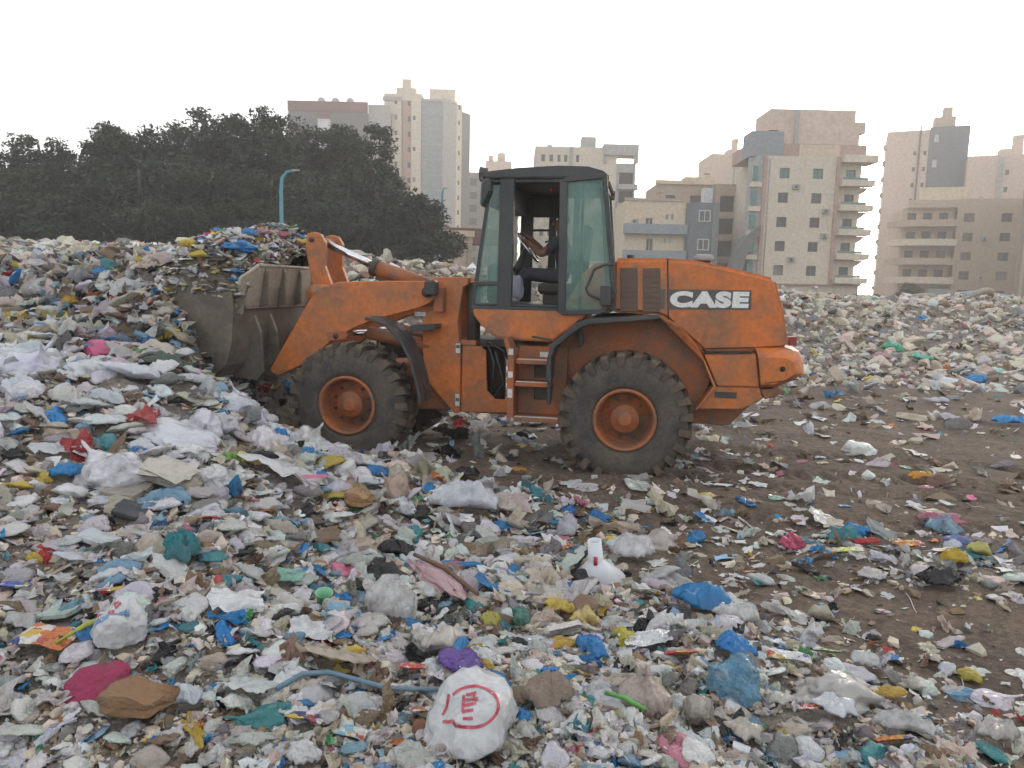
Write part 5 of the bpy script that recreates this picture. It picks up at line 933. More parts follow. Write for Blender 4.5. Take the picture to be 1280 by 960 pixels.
('plastic_bag', 'limp', -5.97, 9.95, 0.25, 0.11, (0.15, 0.3, 0.42), 'faded blue bag beside the big grey sack'),
('cardboard_piece', 'slab', -5.13, 10.08, 0.43, 0.28, (0.2, 0.15, 0.11), 'brown cardboard board on top of the heap'),
('plastic_bag', 'limp', -4.71, 9.9, 0.23, 0.19, (0.55, 0.48, 0.4), 'cream bag on top of the heap by the bucket'),
('plastic_bag', 'limp', -4.36, 9.06, 0.14, 0.15, (0.45, 0.06, 0.1), 'red bag stuck in the heap beside the bucket'),
('plastic_bag', 'limp', -4.24, 9.93, 0.21, 0.15, (0.62, 0.63, 0.66), 'white bag at the bucket lip'),
('plastic_bag', 'limp', -5.64, 9.59, 0.24, 0.16, (0.5, 0.3, 0.03), 'yellow rag bag on the heap slope'),
]

def marks(bag, lines, width, m, tilt=1.0):
    """printed strokes laid on a bag's own surface (u along x, v up the face towards -y)"""
    from mathutils.bvhtree import BVHTree
    me = bag.data; bv = BVHTree.FromPolygons([v.co for v in me.vertices], [tuple(p.vertices) for p in me.polygons]); V = []; F = []
    d = Vector((0, .55, -.83) if tilt == 1 else (0, .90, -.43)).normalized(); up = Vector((0, .83, .55) if tilt == 1 else (0, .43, .90)).normalized()
    for ln in lines:
        pts = []
        for a, b in zip(ln, ln[1:]):
            for k in range(9): t = k/8; pts.append((a[0]+(b[0]-a[0])*t, a[1]+(b[1]-a[1])*t))
        prev = None
        for i, (u, v) in enumerate(pts):
            p2 = pts[min(i+1, len(pts)-1)]; p0 = pts[max(i-1, 0)]; tx, ty = p2[0]-p0[0], p2[1]-p0[1]; L_ = math.hypot(tx, ty) or 1; nx, ny = -ty/L_*width/2, tx/L_*width/2; pr = []
            for s in (-1, 1):
                o = Vector((u+s*nx+(0 if tilt == 1 else .05), -.05, .2 if tilt == 1 else .30))+up*(v-.30+s*ny)-d*3; hit, nn, *_ = bv.ray_cast(o, d)
                if hit is None: break
                pr.append(hit+nn*.012)
            if len(pr) < 2: prev = None; continue
            k = len(V); V += pr
            if prev is not None: F.append((prev, prev+1, k+1, k))
            prev = k
    if F: link('printed_mark', pyd(V, F), m, bag)
M_redink = dirty('red_print', (.42,.03,.06), .5, (.5,.3,.3), .5, 6); M_blueink = dirty('blue_print', (.10,.22,.38), .5, (.3,.35,.4), .5, 6); M_pinkink = dirty('pink_print', (.55,.14,.24), .5)
for i, (nm, kind, x, y, w, h, c, lab) in enumerate(HERO):
    g = random.Random(i*13+5); rz = g.uniform(-.35,.35); a = w/2
    K = {'printbag':('stuffed','film'),'printbag2':('stuffed','film'),'limpsheet':('sheet','film'),'thin':('stuffed','thin'),'thinlimp':('limp','thin'),'limp':('limp','film'),'stuffed':('stuffed','film'),'knot':('knot','film'),'bottle':('bottle','film'),'cloth':('limp','cloth'),'paperbag':('paperbag','paper'),'packet':('packet','packet'),'foil':('sheet','foil'),'slab':('slab','board'),'rock':('rock','stone'),'papers':('papers','paper'),'mesh':('sheet','thin'),'banner':('sheet','film')}[kind]
    me = SH[K[0]][i % len(SH[K[0]])]
    zz = {'limp':1.25,'flat':1.,'sheet':1.0,'stuffed':.95,'knot':.8,'packet':1.1,'rock':1.0,'slab':1.0,'papers':.9,'paperbag':.9,'bottle':1.}[K[0]]
    sy = min(a*1.0, max(h*.9, a*.55)); sz = max(h*.78, a*.42)*zz*(1.15 if K[0] == 'stuffed' else 1)
    if K[0] in ('sheet','packet','slab','papers'): sz = a*.9; 
    til = -.45 if kind in ('limpsheet','banner','packet') and h > .5*w else 0
    o = place(nm, me, TM[K[1]], c, x, y, a, sy, sz, rz, .05 if K[0] not in ('rock','slab') else .15, til, None, lab, CAT[nm])
    o.location.z += .035+.12*sz
    if kind == 'printbag': o.scale.z *= .98; o.scale.x *= 1.18
    if kind == 'printbag':
        ring = [(.52*math.cos(t), .28+.36*math.sin(t)) for t in np.linspace(-2.2, 2.4, 22)]
        marks(o, [ring, [(-.46,.55),(-.52,.35),(-.62,.22)], [(-.62,.1),(-.4,.06),(-.32,-.04)], [(-.12,.5),(.1,.52)], [(-.16,.40),(.12,.42)], [(-.18,.30),(.05,.32)], [(-.16,.5),(-.2,.2),(.02,.2)], [(-.2,.08),(.0,.06)], [(.05,.5),(.06,.3)]], .055, M_redink, 2)
    if kind == 'printbag2':
        marks(o, [[(-.35,.62),(-.1,.66)], [(-.32,.64),(-.12,.50),(-.02,.66)], [(-.28,.36),(-.16,.42),(-.08,.34),(-.2,.28),(-.28,.36)], [(-.6,.16),(-.4,.24)], [(-.62,.08),(-.38,.12)]], .06, M_redink); marks(o, [[(.10,.40),(.32,.58)], [(.16,.32),(.38,.5)], [(-.46,-.10),(-.05,.16)], [(-.38,-.16),(.02,.1)], [(-.1,.2),(.1,.36)]], .09, M_blueink)
    if kind == 'banner': link('pink_edge', pyd([(.80,-.7,.30),(.95,-.68,.26),(.98,.7,.34),(.84,.7,.38)], [(0,1,2,3)]), M_pinkink, o)
# special pieces
M_wp = trashm('white_plastic_part', 'o', .4, .3, 3., bumpd=.0)
def special(name, label, cat, bm, m, c, loc, rz=0, smooth=True, tilt=(0,0)):
    o = link(name, bm_mesh(bm, smooth=smooth), m); o.location = loc; o.rotation_euler = (tilt[0], tilt[1], rz); o.color = (*c, 1); return tag(o, label, cat)
bm = bmesh.new(); add_lathe(bm, [(.20,0),(.205,.01),(.06,.19),(.055,.21),(.05,.40),(.04,.40),(.045,.2),(.19,.012)], 24); bmesh.ops.rotate(bm, cent=(0,0,0), matrix=Matrix.Rotation(math.pi/2, 3, 'X'), verts=bm.verts[:]); bmesh.ops.scale(bm, vec=(1,1,.78), verts=bm.verts[:])
bmesh.ops.recalc_face_normals(bm, faces=bm.faces[:]); fo = special('funnel', 'white plastic funnel standing upside down with a red mark on its neck', 'funnel', bm, M_wp, (.66,.68,.72), (.66,5.30,h1(.66,5.3)-.01), 0, True, (.12,-.12))
tube('red_mark', [(-.01,-.062,.15),(-.005,-.056,.21)], .016, M_redink, fo, 6)
def lay(pts, r, dz=0.): return [(x, y, h1(x, y)+r+dz+.05) for x, y in pts]
HL = [(-.96,2.97),(-.88,3.07),(-.78,3.12),(-.66,3.10),(-.52,3.05),(-.40,3.02),(-.28,2.98)]
tag(tube('hose', lay(HL, .012), .012, dirty('faded_blue_hose', (.11,.20,.27), .5), None, 8), 'faded blue rubber hose lying across the stones', 'hose')
tag(tube('wooden_stick', [(-.66,5.1,h1(-.66,5.1)+.17),(-.41,4.72,h1(-.41,4.72)*.5+h1(-.66,5.1)*.25+h1(-.18,4.36)*.25+.13),(-.18,4.36,h1(-.18,4.36)+.09)], [.014,.017,.013], dirty('old_wood', (.17,.095,.06), .9, (.08,.05,.035), .6, 6), None, 7), 'brown wooden stick slanting across the rubbish', 'stick')
o = place('plastic_roll', SH['limp'][2], TM['film'], (.55,.36,.38), -.47, 4.62, .36, .09, .10, -1.05, 0, 0, None, 'pink and white rolled film beside the wooden stick', 'plastic roll'); o.location.z += .06
bm = bmesh.new(); add_lathe(bm, [(.001,0),(.033,0),(.045,.085),(.049,.087),(.043,.083),(.031,.006)], 18); bmesh.ops.rotate(bm, cent=(0,0,0), matrix=Matrix.Rotation(math.pi/2, 3, 'X'), verts=bm.verts[:]); special('plastic_cup', 'small mint green plastic cup among beige stones', 'cup', bm, M_wp, (.22,.50,.30), (-1.01,3.95,h1(-1.01,3.95)+.05), 0, True, (.25,.1))
tag(tube('drinking_straw', [(.44,3.10,h1(.44,3.1)+.09),(.52,3.05,h1(.52,3.05)+.09),(.60,3.0,h1(.6,3.)+.07)], .010, dirty('green_straw', (.10,.36,.06), .4), None, 7), 'bright green plastic straw before the bulging beige bag', 'straw')
tag(tube('plastic_strip', [(-2.05,3.22,h1(-2.05,3.22)+.07),(-1.93,3.28,h1(-1.93,3.28)+.09),(-1.80,3.34,h1(-1.8,3.34)+.10)], [.004,.014,.010], dirty('lime_strip', (.36,.42,.05), .5), None, 6), 'lime green folded strip touching the lettered white bag', 'plastic strip')
place('plastic_strip', SH['scrap'][3], TM['film'], (.5,.34,.04), -1.22, 2.77, .11, .03, .12, -.95, 0, 0, h1(-1.22,2.77)+.03, 'twisted yellow orange strip lying on bare grey earth', 'plastic strip')
# old tyres on the far bank
for (x, y, rr, lab, tl) in ((19.9,32.3,.5,'worn pale tyre half buried in the rubble bank crest',(.9,.2)),(17.2,32.0,.5,'second dusty tyre lying flat on the bank crest',(1.45,0))):
    bm = bmesh.new(); add_lathe(bm, [(.55,.2),(.75,.24),(.92,.2),(1,.1),(1,-.1),(.92,-.2),(.75,-.24),(.55,-.2)], 28); bmesh.ops.scale(bm, vec=(rr,rr,rr), verts=bm.verts[:]); bmesh.ops.recalc_face_normals(bm, faces=bm.faces[:])
    special('old_tyre', lab, 'tyre', bm, TM['stone'], (.36,.31,.25), (x, y, h1(x,y)+.08), .4, True, tl)
# ------------------------------------------------------------------ rubbish: the countable rest
LDinv = LD.matrix_basis.inverted()
def in_loader(x, y, pad=0.):
    p = LDinv @ Vector((x, y, 0)); return any(abs(p.x-cx) < .62+pad and abs(abs(p.y)-1.0) < .30+pad for cx in (0, 3.25))
def draw(n, dmin=1.7, dmax=34., mix=.5, half=44):
    """positions thinning out with distance from where one stands"""
    k = rng.random(n) < mix; u = rng.random(n); d = np.where(k, np.exp(np.log(dmin)+u*np.log(dmax/dmin)), 1/(1/dmax+u*(1/dmin-1/dmax))); a = np.radians(rng.uniform(-half, half, n)); return d*np.tan(a)*.82, d
def zone(x, y):
    if y > 15.5: return 'bank'
    if y > 7.6 and x < -2.9: return 'heap'
    if y > 11.2: return 'behind'
    if x < -1.4 and y > 4.9: return 'shoulder'
    if cover([x], [y])[0] > .55 and y < 7.8: return 'slope'
    return 'dirt'
ZT = {'bank':'on the rubble bank beyond the loader','heap':'in the heap around the bucket','behind':'on the ground behind the loader','shoulder':'on the heap shoulder beside the front wheel','slope':'on the stony rubbish slope','dirt':'on the driven dirt by the rear wheel'}
PAL = {'white':(.70,.70,.71),'grey white':(.55,.54,.53),'beige':(.53,.46,.38),'blue':(.03,.22,.50),'pale blue':(.22,.38,.50),'black':(.022,.022,.025),'yellow':(.58,.42,.07),'pink':(.52,.18,.26),'green':(.10,.30,.14),'teal':(.05,.24,.27),'red':(.42,.05,.05),'orange':(.50,.17,.05),'brown':(.21,.14,.09),'grey':(.22,.215,.21),'purple':(.16,.08,.30),'mint':(.24,.46,.36)}
def pick(ws): ks = list(ws); return random.choices(ks, [ws[k] for k in ks])[0]
def vary(c, s=.18): k = random.uniform(1-s, 1+s); return tuple(max(.01, min(.78, v*k*random.uniform(.93,1.07))) for v in c)
SPEC = [ # name, count, shapes, material, adjective, palette weights, size px range, max m, zones weight
 ('plastic_bag', 170, ('limp','limp','flat','stuffed','knot'), 'film', 'crumpled {} plastic bag', {'white':8,'grey white':5,'beige':3,'blue':3,'pale blue':2,'black':3,'yellow':1.3,'pink':.9,'green':.5,'teal':1,'mint':.5,'purple':.4}, (28,74), .50, {'bank':.35,'heap':1.0,'behind':.3,'shoulder':1,'slope':.8,'dirt':.32}),
 ('clear_bag', 72, ('limp','flat'), 'thin', 'see-through {} bag', {'white':5,'grey white':4,'pale blue':1,'beige':1}, (30,76), .50, {'bank':.2,'heap':.8,'behind':.2,'shoulder':1,'slope':1,'dirt':.4}),
 ('paper_scrap', 290, ('scrap',), 'paper', 'torn {} paper scrap', {'white':8,'grey white':5,'beige':5,'pale blue':1,'yellow':.6,'pink':.5}, (11,34), .32, {'bank':.4,'heap':.8,'behind':.5,'shoulder':.8,'slope':.9,'dirt':.9}),
 ('film_scrap', 290, ('scrap','flat'), 'film', 'flat {} film scrap', {'white':8,'grey white':8,'beige':5,'blue':2,'pale blue':2,'teal':1,'black':2,'yellow':1.1,'red':.8,'green':.6,'pink':.8,'orange':.7,'purple':.4,'mint':.4}, (14,44), .38, {'bank':.5,'heap':.9,'behind':.5,'shoulder':.9,'slope':.8,'dirt':.8}),
 ('snack_packet', 150, ('packet',), 'packet', 'printed {} snack packet', {'white':3,'red':2,'yellow':2,'blue':1.5,'orange':1.5,'green':1.2,'purple':.8,'pink':.8}, (10,26), .18, {'bank':.2,'heap':.9,'behind':.4,'shoulder':.8,'slope':.9,'dirt':.6}),
 ('rubble_stone', 280, ('rock',), 'stone', '{} broken rubble stone', {'beige':8,'grey white':3,'grey':3,'brown':1.5}, (16,60), .85, {'bank':.55,'heap':.12,'behind':.3,'shoulder':.25,'slope':1.1,'dirt':.03}),
 ('cardboard_piece', 90, ('board','slab'), 'board', 'flat {} cardboard piece', {'brown':5,'beige':5,'grey':2,'white':1}, (14,42), .4, {'bank':.4,'heap':.9,'behind':.4,'shoulder':.7,'slope':.8,'dirt':.35}),
 ('cloth_rag', 85, ('limp','flat'), 'cloth', 'dirty {} cloth rag', {'grey':4,'brown':4,'black':2.5,'teal':1.2,'blue':1,'red':.8,'beige':3,'green':.8}, (20,50), .45, {'bank':.4,'heap':1,'behind':.4,'shoulder':.8,'slope':.8,'dirt':.3}),
 ('foil_wrapper', 55, ('scrap',), 'foil', 'crinkled {} foil wrapper', {'white':1}, (9,22), .2, {'bank':.1,'heap':.6,'behind':.2,'shoulder':.7,'slope':1,'dirt':.7}),
 ('plastic_bottle', 40, ('bottle',), 'thin', 'empty {} plastic bottle', {'white':4,'pale blue':3,'green':1,'blue':1}, (12,20), .26, {'bank':.3,'heap':.8,'behind':.3,'shoulder':.8,'slope':.8,'dirt':.4})]
import re
_cut = re.compile(r' (on|lying|with|beside|between|against|under|tucked|behind|near|partly|spread|leaning|folded|alone|next|at|high|wedged|above|below|draped|sliding|hanging|resting|half|touching|close|clinging|among|stuck|of|in|to|over|before|beneath|crumpled|flattened|stuffed)\b')
hero_short = []
for h_ in HERO:
    q_ = _cut.split(h_[7])[0]; hero_short.append(q_ if len(q_.split()) >= 2 else None)
def where(x, y, z):
    d_ = np.hypot(hero_xy[:, 0]-x, hero_xy[:, 1]-y)-hero_xy[:, 2]
    for k_ in np.argsort(d_)[:3]:
        if d_[k_] < .30+.03*y and hero_short[k_]: return 'beside the '+hero_short[k_]
    return ZT[z]
def sized(s): return 'small ' if s < .11 else ('' if s < .24 else 'large ')
hero_xy = np.array([(h[2], h[3], h[4]/2) for h in HERO])
for (nm, cnt, shapes, mk, adj, pal, (p0, p1), mx, zw) in SPEC:
    n = 0; tries = 0
    while n < cnt and tries < cnt*40:
        tries += 1; xs, ys = draw(1); x, y = float(xs[0]), float(ys[0]); z = zone(x, y)
        if random.random() > zw[z] or in_loader(x, y, .1): continue
        s = min(random.uniform(p0, p1)*y/940, mx*random.uniform(.7,1.1)); s = max(s, .04)
        if nm not in ('paper_scrap','film_scrap','foil_wrapper') and (np.hypot(hero_xy[:, 0]-x, hero_xy[:, 1]-y) < hero_xy[:, 2]*.8+s*.3).any(): continue
        cn = pick(pal); c = vary(PAL[cn]); sh = random.choice(shapes); me = random.choice(SH[sh]); k = s/2; fl = random.uniform(.7,1.2)
        sz = k*{'limp':.95,'flat':1.,'stuffed':.8,'knot':.8,'scrap':1.,'packet':1.,'rock':.9,'board':1.,'slab':.5,'bottle':1.}[sh]*fl
        lab = sized(s)+adj.format('silver' if nm == 'foil_wrapper' else cn)+' '+where(x, y, z)
        o = place(nm, me, TM[mk], (.7,.72,.74) if nm == 'foil_wrapper' else c, x, y, k, k*random.uniform(.7,1), sz, random.uniform(0, 6.28), .12, random.gauss(0, .22) if sh in ('scrap','packet','board','slab','sheet') else random.gauss(0,.1), None, lab, {'clear_bag':'plastic bag','paper_scrap':'paper','film_scrap':'plastic film'}.get(nm) or CAT[nm], nm.replace('_', ' ')+'s lying about the dump')
        o.location.z += k*.10; n += 1
n = 0
while n < 46:
    x, y = random.uniform(-6.2,-2.1), random.uniform(5.2,8.4)
    if zone(x, y) not in ('shoulder','heap') or (np.hypot(hero_xy[:, 0]-x, hero_xy[:, 1]-y) < hero_xy[:, 2]*.6).any(): continue
    s = random.uniform(.28,.55); sh = random.choice(('limp','limp','knot')); lab = ('large ' if s > .42 else '')+'bright white slack bag '+where(x, y, zone(x, y))
    o = place('plastic_bag', random.choice(SH[sh]), TM['film' if n % 3 else 'thin'], vary((.72,.73,.76), .08), x, y, s/2, s*.42, s*.5, random.uniform(0,6.28), .05, random.gauss(0,.15), None, lab, 'plastic bag', 'bright white slack bags'); o.location.z += .05; n += 1
MWc = LD.matrix_basis @ Vector((1.44,.30,2.0)); o = place('plastic_bag', SH['stuffed'][2], TM['film'], (.58,.58,.68), MWc.x, MWc.y, .11, .10, .30, .4, 0, 0, MWc.z+.10, 'pale lilac white bag hanging inside the cab before the driver', 'plastic bag')
# load in the bucket
MW = LD.matrix_basis
def load_z(xl, yl): return 1.55+(1.16*math.exp(-(max(0, abs(xl-5.12)-.18)/.72)**2)+.10*mn.noise(Vector((xl*2.2, yl*2.2, 3)))+.10*(1-math.tanh(yl*3)))*max(0, 1-abs(yl/1.36)**7)
def load_base():
    V = []; nx, ny = 30, 44
    for j in range(ny+1):
        for i in range(nx+1): xl = 4.52+1.4*i/nx; yl = -1.30+2.60*j/ny; V.append(MW @ Vector((xl, yl, load_z(xl, yl)+.05*mn.noise(Vector((xl*7, yl*7, 0))))))
    F = [(j*(nx+1)+i, j*(nx+1)+i+1, (j+1)*(nx+1)+i+1, (j+1)*(nx+1)+i) for j in range(ny) for i in range(nx)]
    o = link('bucket_rubbish', pyd(V, F, smooth=True), dirty('wet_rubbish', (.10,.08,.06), .9, (.2,.18,.15), .7, 8, bumpd=.02)); tag(o, 'loose dark rubbish filling the loader bucket', 'rubbish', kind='stuff')
load_base()
BH = [(4.75,.95,.30,'limp','film','plastic_bag',(.02,.21,.48),'big blue bag on the near corner of the bucket load'),(4.62,-.55,.26,'limp','film','plastic_bag',(.62,.40,.07),'yellow orange bag on top of the bucket load'),(4.95,.35,.20,'limp','film','plastic_bag',(.04,.25,.52),'small bright blue bag on the bucket load crest'),(5.25,.55,.20,'limp','film','plastic_bag',(.05,.24,.48),'deep blue bag beside white bag in the bucket load'),(5.05,.55,.22,'stuffed','film','plastic_bag',(.64,.63,.62),'white stuffed bag on the bucket load peak'),(5.15,1.12,.22,'limp','film','plastic_bag',(.56,.44,.05),'mustard bag low in the bucket load'),(5.5,.9,.2,'limp','film','plastic_bag',(.5,.22,.34),'pink bag at the front of the bucket load'),(5.35,1.2,.24,'sheet','paper','paper_sheet',(.58,.6,.62),'white square paper at the front of the bucket load'),(5.6,.5,.2,'sheet','paper','paper_sheet',(.62,.62,.62),'pale paper in the bucket load beside the heap'),(4.78,-.2,.2,'limp','film','plastic_bag',(.4,.1,.14),'dark rose bag in the bucket load'),(4.6,-.75,.16,'limp','film','plastic_bag',(.3,.42,.06),'lime bag under the yellow orange bag in the bucket'),(4.5,-.95,.26,'stuffed','film','plastic_bag',(.56,.54,.5),'cream bag in the bucket load behind the bellcrank'),(4.85,.15,.2,'limp','film','plastic_bag',(.45,.26,.28),'dusty pink bag in the middle of the bucket load')]
for i, (xl, yl, s, sh, mk, nm, c, lab) in enumerate(BH):
    p = MW @ Vector((xl, yl, load_z(xl, yl))); place(nm, SH[sh][i % len(SH[sh])], TM[mk], c, p.x, p.y, s*.6, s*.55, s*.62, i*1.3, .1, 0, p.z+.05, lab, CAT[nm])
for k in range(110):
    xl = random.uniform(4.56,5.95); yl = random.uniform(-1.2,1.27); p = MW @ Vector((xl, yl, load_z(xl, yl))); s = random.uniform(.07,.2)
    nm, sh, mk = random.choice((('plastic_bag','limp','film'),('film_scrap','flat','film'),('paper_scrap','scrap','paper'),('snack_packet','packet','packet'),('plastic_bag','stuffed','film'),('cloth_rag','limp','cloth'))); cn = pick(SPEC[3][5] if random.random() < .7 else {'white':5,'grey white':5,'beige':5,'brown':3})
    lab = {'plastic_bag':'small crumpled {} plastic bag','film_scrap':'{} film scrap','paper_scrap':'{} paper scrap','snack_packet':'{} snack packet','cloth_rag':'{} cloth rag'}[nm].format(cn)+' tumbled in the loader bucket'
    place(nm, random.choice(SH[sh]), TM[mk], vary(PAL[cn]), p.x, p.y, s*.6, s*.5, s*.6, random.uniform(0,6.28), .1, random.gauss(0,.3), p.z+.02, lab, {'film_scrap':'plastic film','paper_scrap':'paper'}.get(nm) or CAT[nm], lab)
# ------------------------------------------------------------------ rubbish: the uncountable rest, joined
def arr(me, tri):
    V = np.array([v.co[:] for v in me.vertices]); F = np.array([list(p.vertices) for p in me.polygons]); return V, F
def arr_tri(me):
    bm = bmesh.new(); bm.from_mesh(me); bmesh.ops.triangulate(bm, faces=bm.faces[:]); bm.verts.index_update(); r = np.array([v.co[:] for v in bm.verts]), np.array([[v.index for v in f.verts] for f in bm.faces]); bm.free(); return r
def scatter(name, label, cat, protos, x, y, size, cols, m, flat=1., tiltsd=.35, sink=.2, smooth=False, zfun=None):
    n = len(x); z = hgt2(x, y) if zfun is None else zfun(x, y); Vs = []; Fs = []; Cs = []; off = 0; pid = rng.integers(0, len(protos), n)
    for k, (V, F) in enumerate(protos):
        i = np.where(pid == k)[0]; c = len(i)
        if not c: continue
        a = rng.uniform(0, 6.283, c); t = rng.normal(0, tiltsd, c); b = rng.normal(0, tiltsd, c); ca, sa, ct, st_, cb, sb = np.cos(a), np.sin(a), np.cos(t), np.sin(t), np.cos(b), np.sin(b); o, l = np.zeros(c), np.ones(c)
        Rz = np.array([[ca,-sa,o],[sa,ca,o],[o,o,l]]).transpose(2,0,1); Rx = np.array([[l,o,o],[o,ct,-st_],[o,st_,ct]]).transpose(2,0,1); Ry = np.array([[cb,o,sb],[o,l,o],[-sb,o,cb]]).transpose(2,0,1)
        sc = np.stack([size[i]*rng.uniform(.7,1.2,c), size[i]*rng.uniform(.5,1.1,c), size[i]*flat*rng.uniform(.6,1.3,c)], 1)/2
        P = np.einsum('nij,nvj->nvi', Rz@Rx@Ry, V[None]*sc[:, None]); P += np.stack([x[i], y[i], z[i]+size[i]*(.12-sink*.3)], 1)[:, None]
        Vs.append(P.reshape(-1, 3)); Fs.append((F[None]+(np.arange(c)*len(V))[:, None, None]+off).reshape(-1, F.shape[1])); Cs.append(np.repeat(cols[i], len(V), 0)); off += c*len(V)
    o = link(name, npmesh(name, np.concatenate(Vs), np.concatenate(Fs), np.concatenate(Cs), smooth), m); return tag(o, label, cat, None, 'stuff')
def colours(n, ws, s=.2):
    ks = list(ws); p = np.array([ws[k] for k in ks], float); c = np.array([PAL[k] for k in ks])[rng.choice(len(ks), n, p=p/p.sum())]; return np.clip(c*rng.uniform(1-s, 1+s, (n, 1))*rng.uniform(.92, 1.08, (n, 3)), .01, .78)
def keep(x, y, f):
    p = np.array([f(a, b) for a, b in zip(x, y)]) if not isinstance(f, np.ndarray) else f; k = rng.random(len(x)) < p; return x[k], y[k]
def outside(x, y, hero=.72):
    c, s = math.cos(-LD.rotation_euler.z), math.sin(-LD.rotation_euler.z); dx, dy = x-LD.location.x, y-LD.location.y; lx, ly = dx*c-dy*s, dx*s+dy*c
    bad = np.zeros(len(x), bool)
    for cx in (0, 3.25): bad |= (abs(lx-cx) < .58) & (abs(abs(ly)-1.0) < .27)
    for hx, hy, hr in hero_xy: bad |= np.hypot(x-hx, y-hy) < hr*hero
    return ~bad
scr = [arr(sheet_me(200+s, 3, .22, .4), 4 ) for s in range(10)]; blo = [arr(bag_me(220+s, 2, .6, .35), 3) for s in range(8)]; blo3 = [arr_tri(drape_me(440+s, 7, 22, .36, .15, s % 2 == 0)) for s in range(10)]; roc = [arr(rock_me(260+s, 11, .7), 3) for s in range(10)]; cru = [arr(sheet_me(300+s, 5, .34, .45), 4) for s in range(12)]; strp = [arr(pyd([(i/3-1, .09*math.sin(i*s)+.10*j, .12*math.sin(i*1.3+s)) for j in range(2) for i in range(7)], [(i,i+1,i+8,i+7) for i in range(6)]), 4) for s in range(4)]
def px_size(y, med, sd, lo, hi): return np.clip(np.minimum(med*np.exp(rng.normal(0, sd, len(y))), 2.6*med)*y/940, lo, np.minimum(hi, .05+.06*y))
PALS = {'white':7,'grey white':10,'beige':12,'brown':4.5,'grey':5,'blue':.9,'pale blue':1.0,'teal':.5,'black':2.5,'yellow':.5,'red':.4,'pink':.4,'green':.35,'orange':.35}
def bankw(x, y, lo, hi, ): return np.where(y > 16, np.where(x < 4, lo, np.where(y < 25, hi, lo*1.6)), 1.)
x, y = draw(27000, mix=.55); k = outside(x, y); x, y = x[k], y[k]; cv = cover(x, y); x, y = keep(x, y, np.clip((.16+.5*np.clip(vnoise(x, y, .8, 31)+.1, 0, 1)+.80*cv)*bankw(x, y, .18, .55)*np.where(y < 5.5, .42, 1.), 0, 1))
scatter('litter', 'small paper and film litter strewn over the whole dump', 'litter', scr, x, y, px_size(y, 8, .75, .012, .30), colours(len(x), PALS), SM['paper'], 1.1, .4)
x, y = draw(10000, mix=.5); k = outside(x, y); x, y = x[k], y[k]; cv = cover(x, y); x, y = keep(x, y, (.08+.85*cv)*bankw(x, y, .2, .5))
scatter('crumpled_film', 'small crumpled film and paper packed into the heaps', 'litter', cru, x, y, px_size(y, 21, .45, .04, .40), colours(len(x), {**PALS, 'white':9, 'blue':1.5}), SM['film'], 1.2, .45)
x, y = draw(10500, mix=.5); k = outside(x, y); x, y = x[k], y[k]; cv = cover(x, y); z_ = np.where((x < -1.2) & (y > 4.6) & (y < 15), 1., np.where(y < 5.5, .5, .25)); x, y = keep(x, y, cv*z_*bankw(x, y, .15, .45))
scatter('packed_bags', 'tangled plastic film packed between the bags of the heap', 'litter', blo3, x, y, px_size(y, 36, .38, .06, .5), colours(len(x), {'white':14,'grey white':9,'beige':5,'brown':2,'grey':2,'blue':1.2,'pale blue':1.6,'teal':.5,'black':2,'yellow':.5,'pink':.4}), SM['film'], .9, .3, smooth=True)
x, y = draw(34000, mix=.62); k = outside(x, y); x, y = x[k], y[k]; cv = cover(x, y); wt = np.where(y > 17, np.where((x > 4) & (y < 21), .5, 1.), np.where((y < 5.6), 1.0*cv+.05, .2*cv+.03)); x, y = keep(x, y, wt)
scatter('rubble', 'small broken stones and clods lying in the banks and slopes', 'rubble', roc, x, y, px_size(y, 11, .6, .012, .55), colours(len(x), {'beige':9,'grey white':3,'grey':3,'brown':3}), SM['stone'], .9, .4)
x = rng.uniform(-9, -3.3, 2600); y = rng.uniform(7.8, 14, 2600); k = outside(x, y); x, y = x[k], y[k]
scatter('heap_film', 'crumpled film and rags covering the heap around the bucket', 'litter', cru, x, y, rng.uniform(.10,.34,len(x)), colours(len(x), {**PALS, 'white':8, 'blue':2, 'pale blue':2, 'black':3.5, 'yellow':1, 'teal':1.2}), SM['film'], 1.2, .5)
x, y = draw(3500, mix=.5); k = outside(x, y); x, y = x[k], y[k]; cv = cover(x, y); x, y = keep(x, y, (.2+.6*cv)*bankw(x, y, .1, .6))
scatter('shreds', 'thin strips and shreds of film scattered over the rubbish', 'litter', strp, x, y, px_size(y, 22, .4, .05, .4), colours(len(x), {'white':6,'grey white':6,'beige':5,'blue':1,'black':2,'yellow':.6,'red':.4,'green':.4,'brown':5}), SM['film'], 1., .3)
bx = rng.uniform(-17, 27, 9000); by = rng.uniform(17.5, 33.5, 9000); bx, by = keep(bx, by, np.clip(np.where((bx > 4) & (by < 20.5), .35, 1.)*(.45+1.4*(vnoise(bx, by, .5, 41)+.3)), 0, 1))
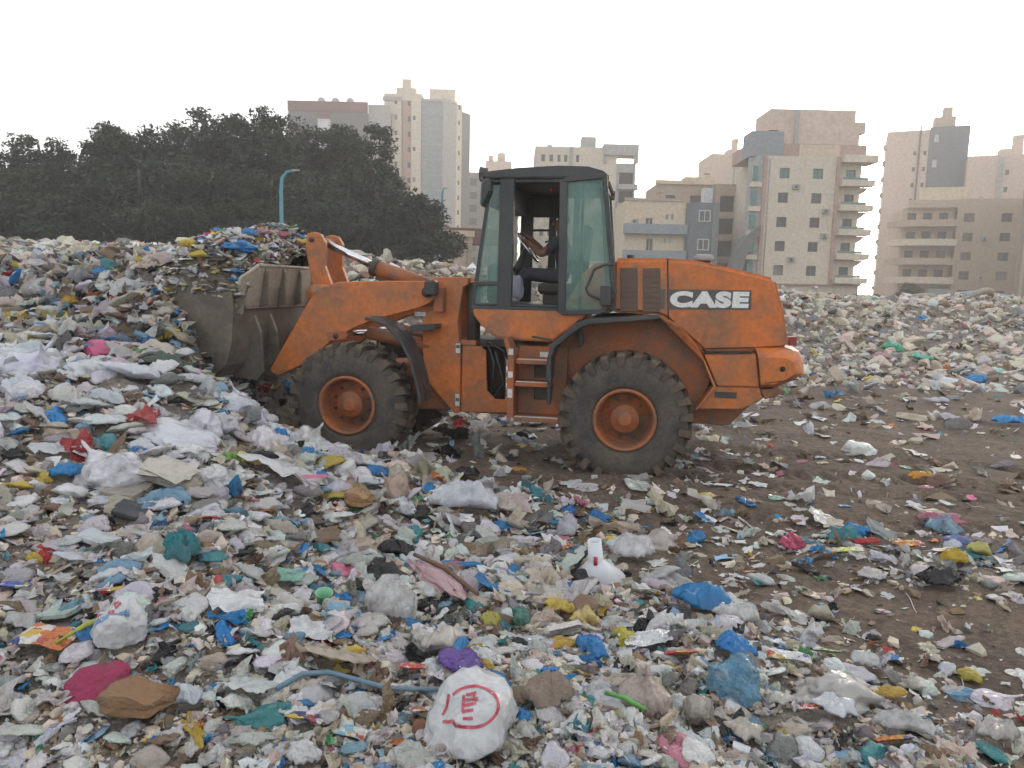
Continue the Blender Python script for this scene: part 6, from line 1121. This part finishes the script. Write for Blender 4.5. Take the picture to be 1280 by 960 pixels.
scatter('bank_rubble', 'pale broken concrete and stones heaped along the far bank', 'rubble', roc, bx, by, np.clip(.20*np.exp(rng.normal(0, .55, len(bx))), .06, .9), colours(len(bx), {'beige':14,'grey white':3,'grey':1.5,'brown':2}), SM['stone'], .95, .5)
# clay clods in the slope
a = rng.normal(0, 1, (900, 2))*(.16,.17)+(.22,3.50); scatter('clay_clods', 'crumbled dry clay clods beside the white paper sheets', 'clods', roc, a[:, 0], a[:, 1], rng.uniform(.015,.07,900), colours(900, {'beige':6,'brown':3}), SM['stone'], .9, .4)
# fine litter on the bucket load
lx = rng.uniform(4.54, 5.95, 2600); ly = rng.uniform(-1.27, 1.27, 2600); zl = np.array([load_z(a_, b_) for a_, b_ in zip(lx, ly)]); cz, sz_ = math.cos(LD.rotation_euler.z), math.sin(LD.rotation_euler.z)
wx = LD.location.x+lx*cz-ly*sz_; wy = LD.location.y+lx*sz_+ly*cz
scatter('bucket_litter', 'small mixed scraps lying over the bucket load', 'litter', scr+[], wx[:1500], wy[:1500], rng.uniform(.05,.17,1500), colours(1500, {'white':5,'grey white':6,'beige':7,'brown':5,'grey':4,'blue':1.5,'yellow':1.2,'red':1,'pink':1,'green':.8,'black':2}), SM['paper'], 1., .5, zfun=lambda a_, b_: zl[:1500])
scatter('bucket_film', 'small crumpled film lying over the bucket load', 'litter', blo, wx[1500:], wy[1500:], rng.uniform(.06,.17,1100), colours(1100, {'white':5,'grey white':6,'beige':7,'brown':5,'grey':4,'blue':1.5,'yellow':1,'pink':1,'black':2}), SM['film'], .8, .5, smooth=True, zfun=lambda a_, b_: zl[1500:])
# ------------------------------------------------------------------ haze
hz = bmesh.new(); add_box(hz, -140, 160, -12, 215, -1.1, 46)
hm = bpy.data.materials.new('haze'); hm.use_nodes = True; hn = hm.node_tree.nodes; hn.remove(hn['Principled BSDF']); pv = hn.new('ShaderNodeVolumePrincipled'); pv.inputs['Color'].default_value = (.95,.93,.90,1); pv.inputs['Density'].default_value = .0018; pv.inputs['Anisotropy'].default_value = .35
hm.node_tree.links.new(pv.outputs[0], hn['Material Output'].inputs['Volume']); ho = link('haze', bm_mesh(fin(hz)), hm); ho['kind'] = 'stuff'
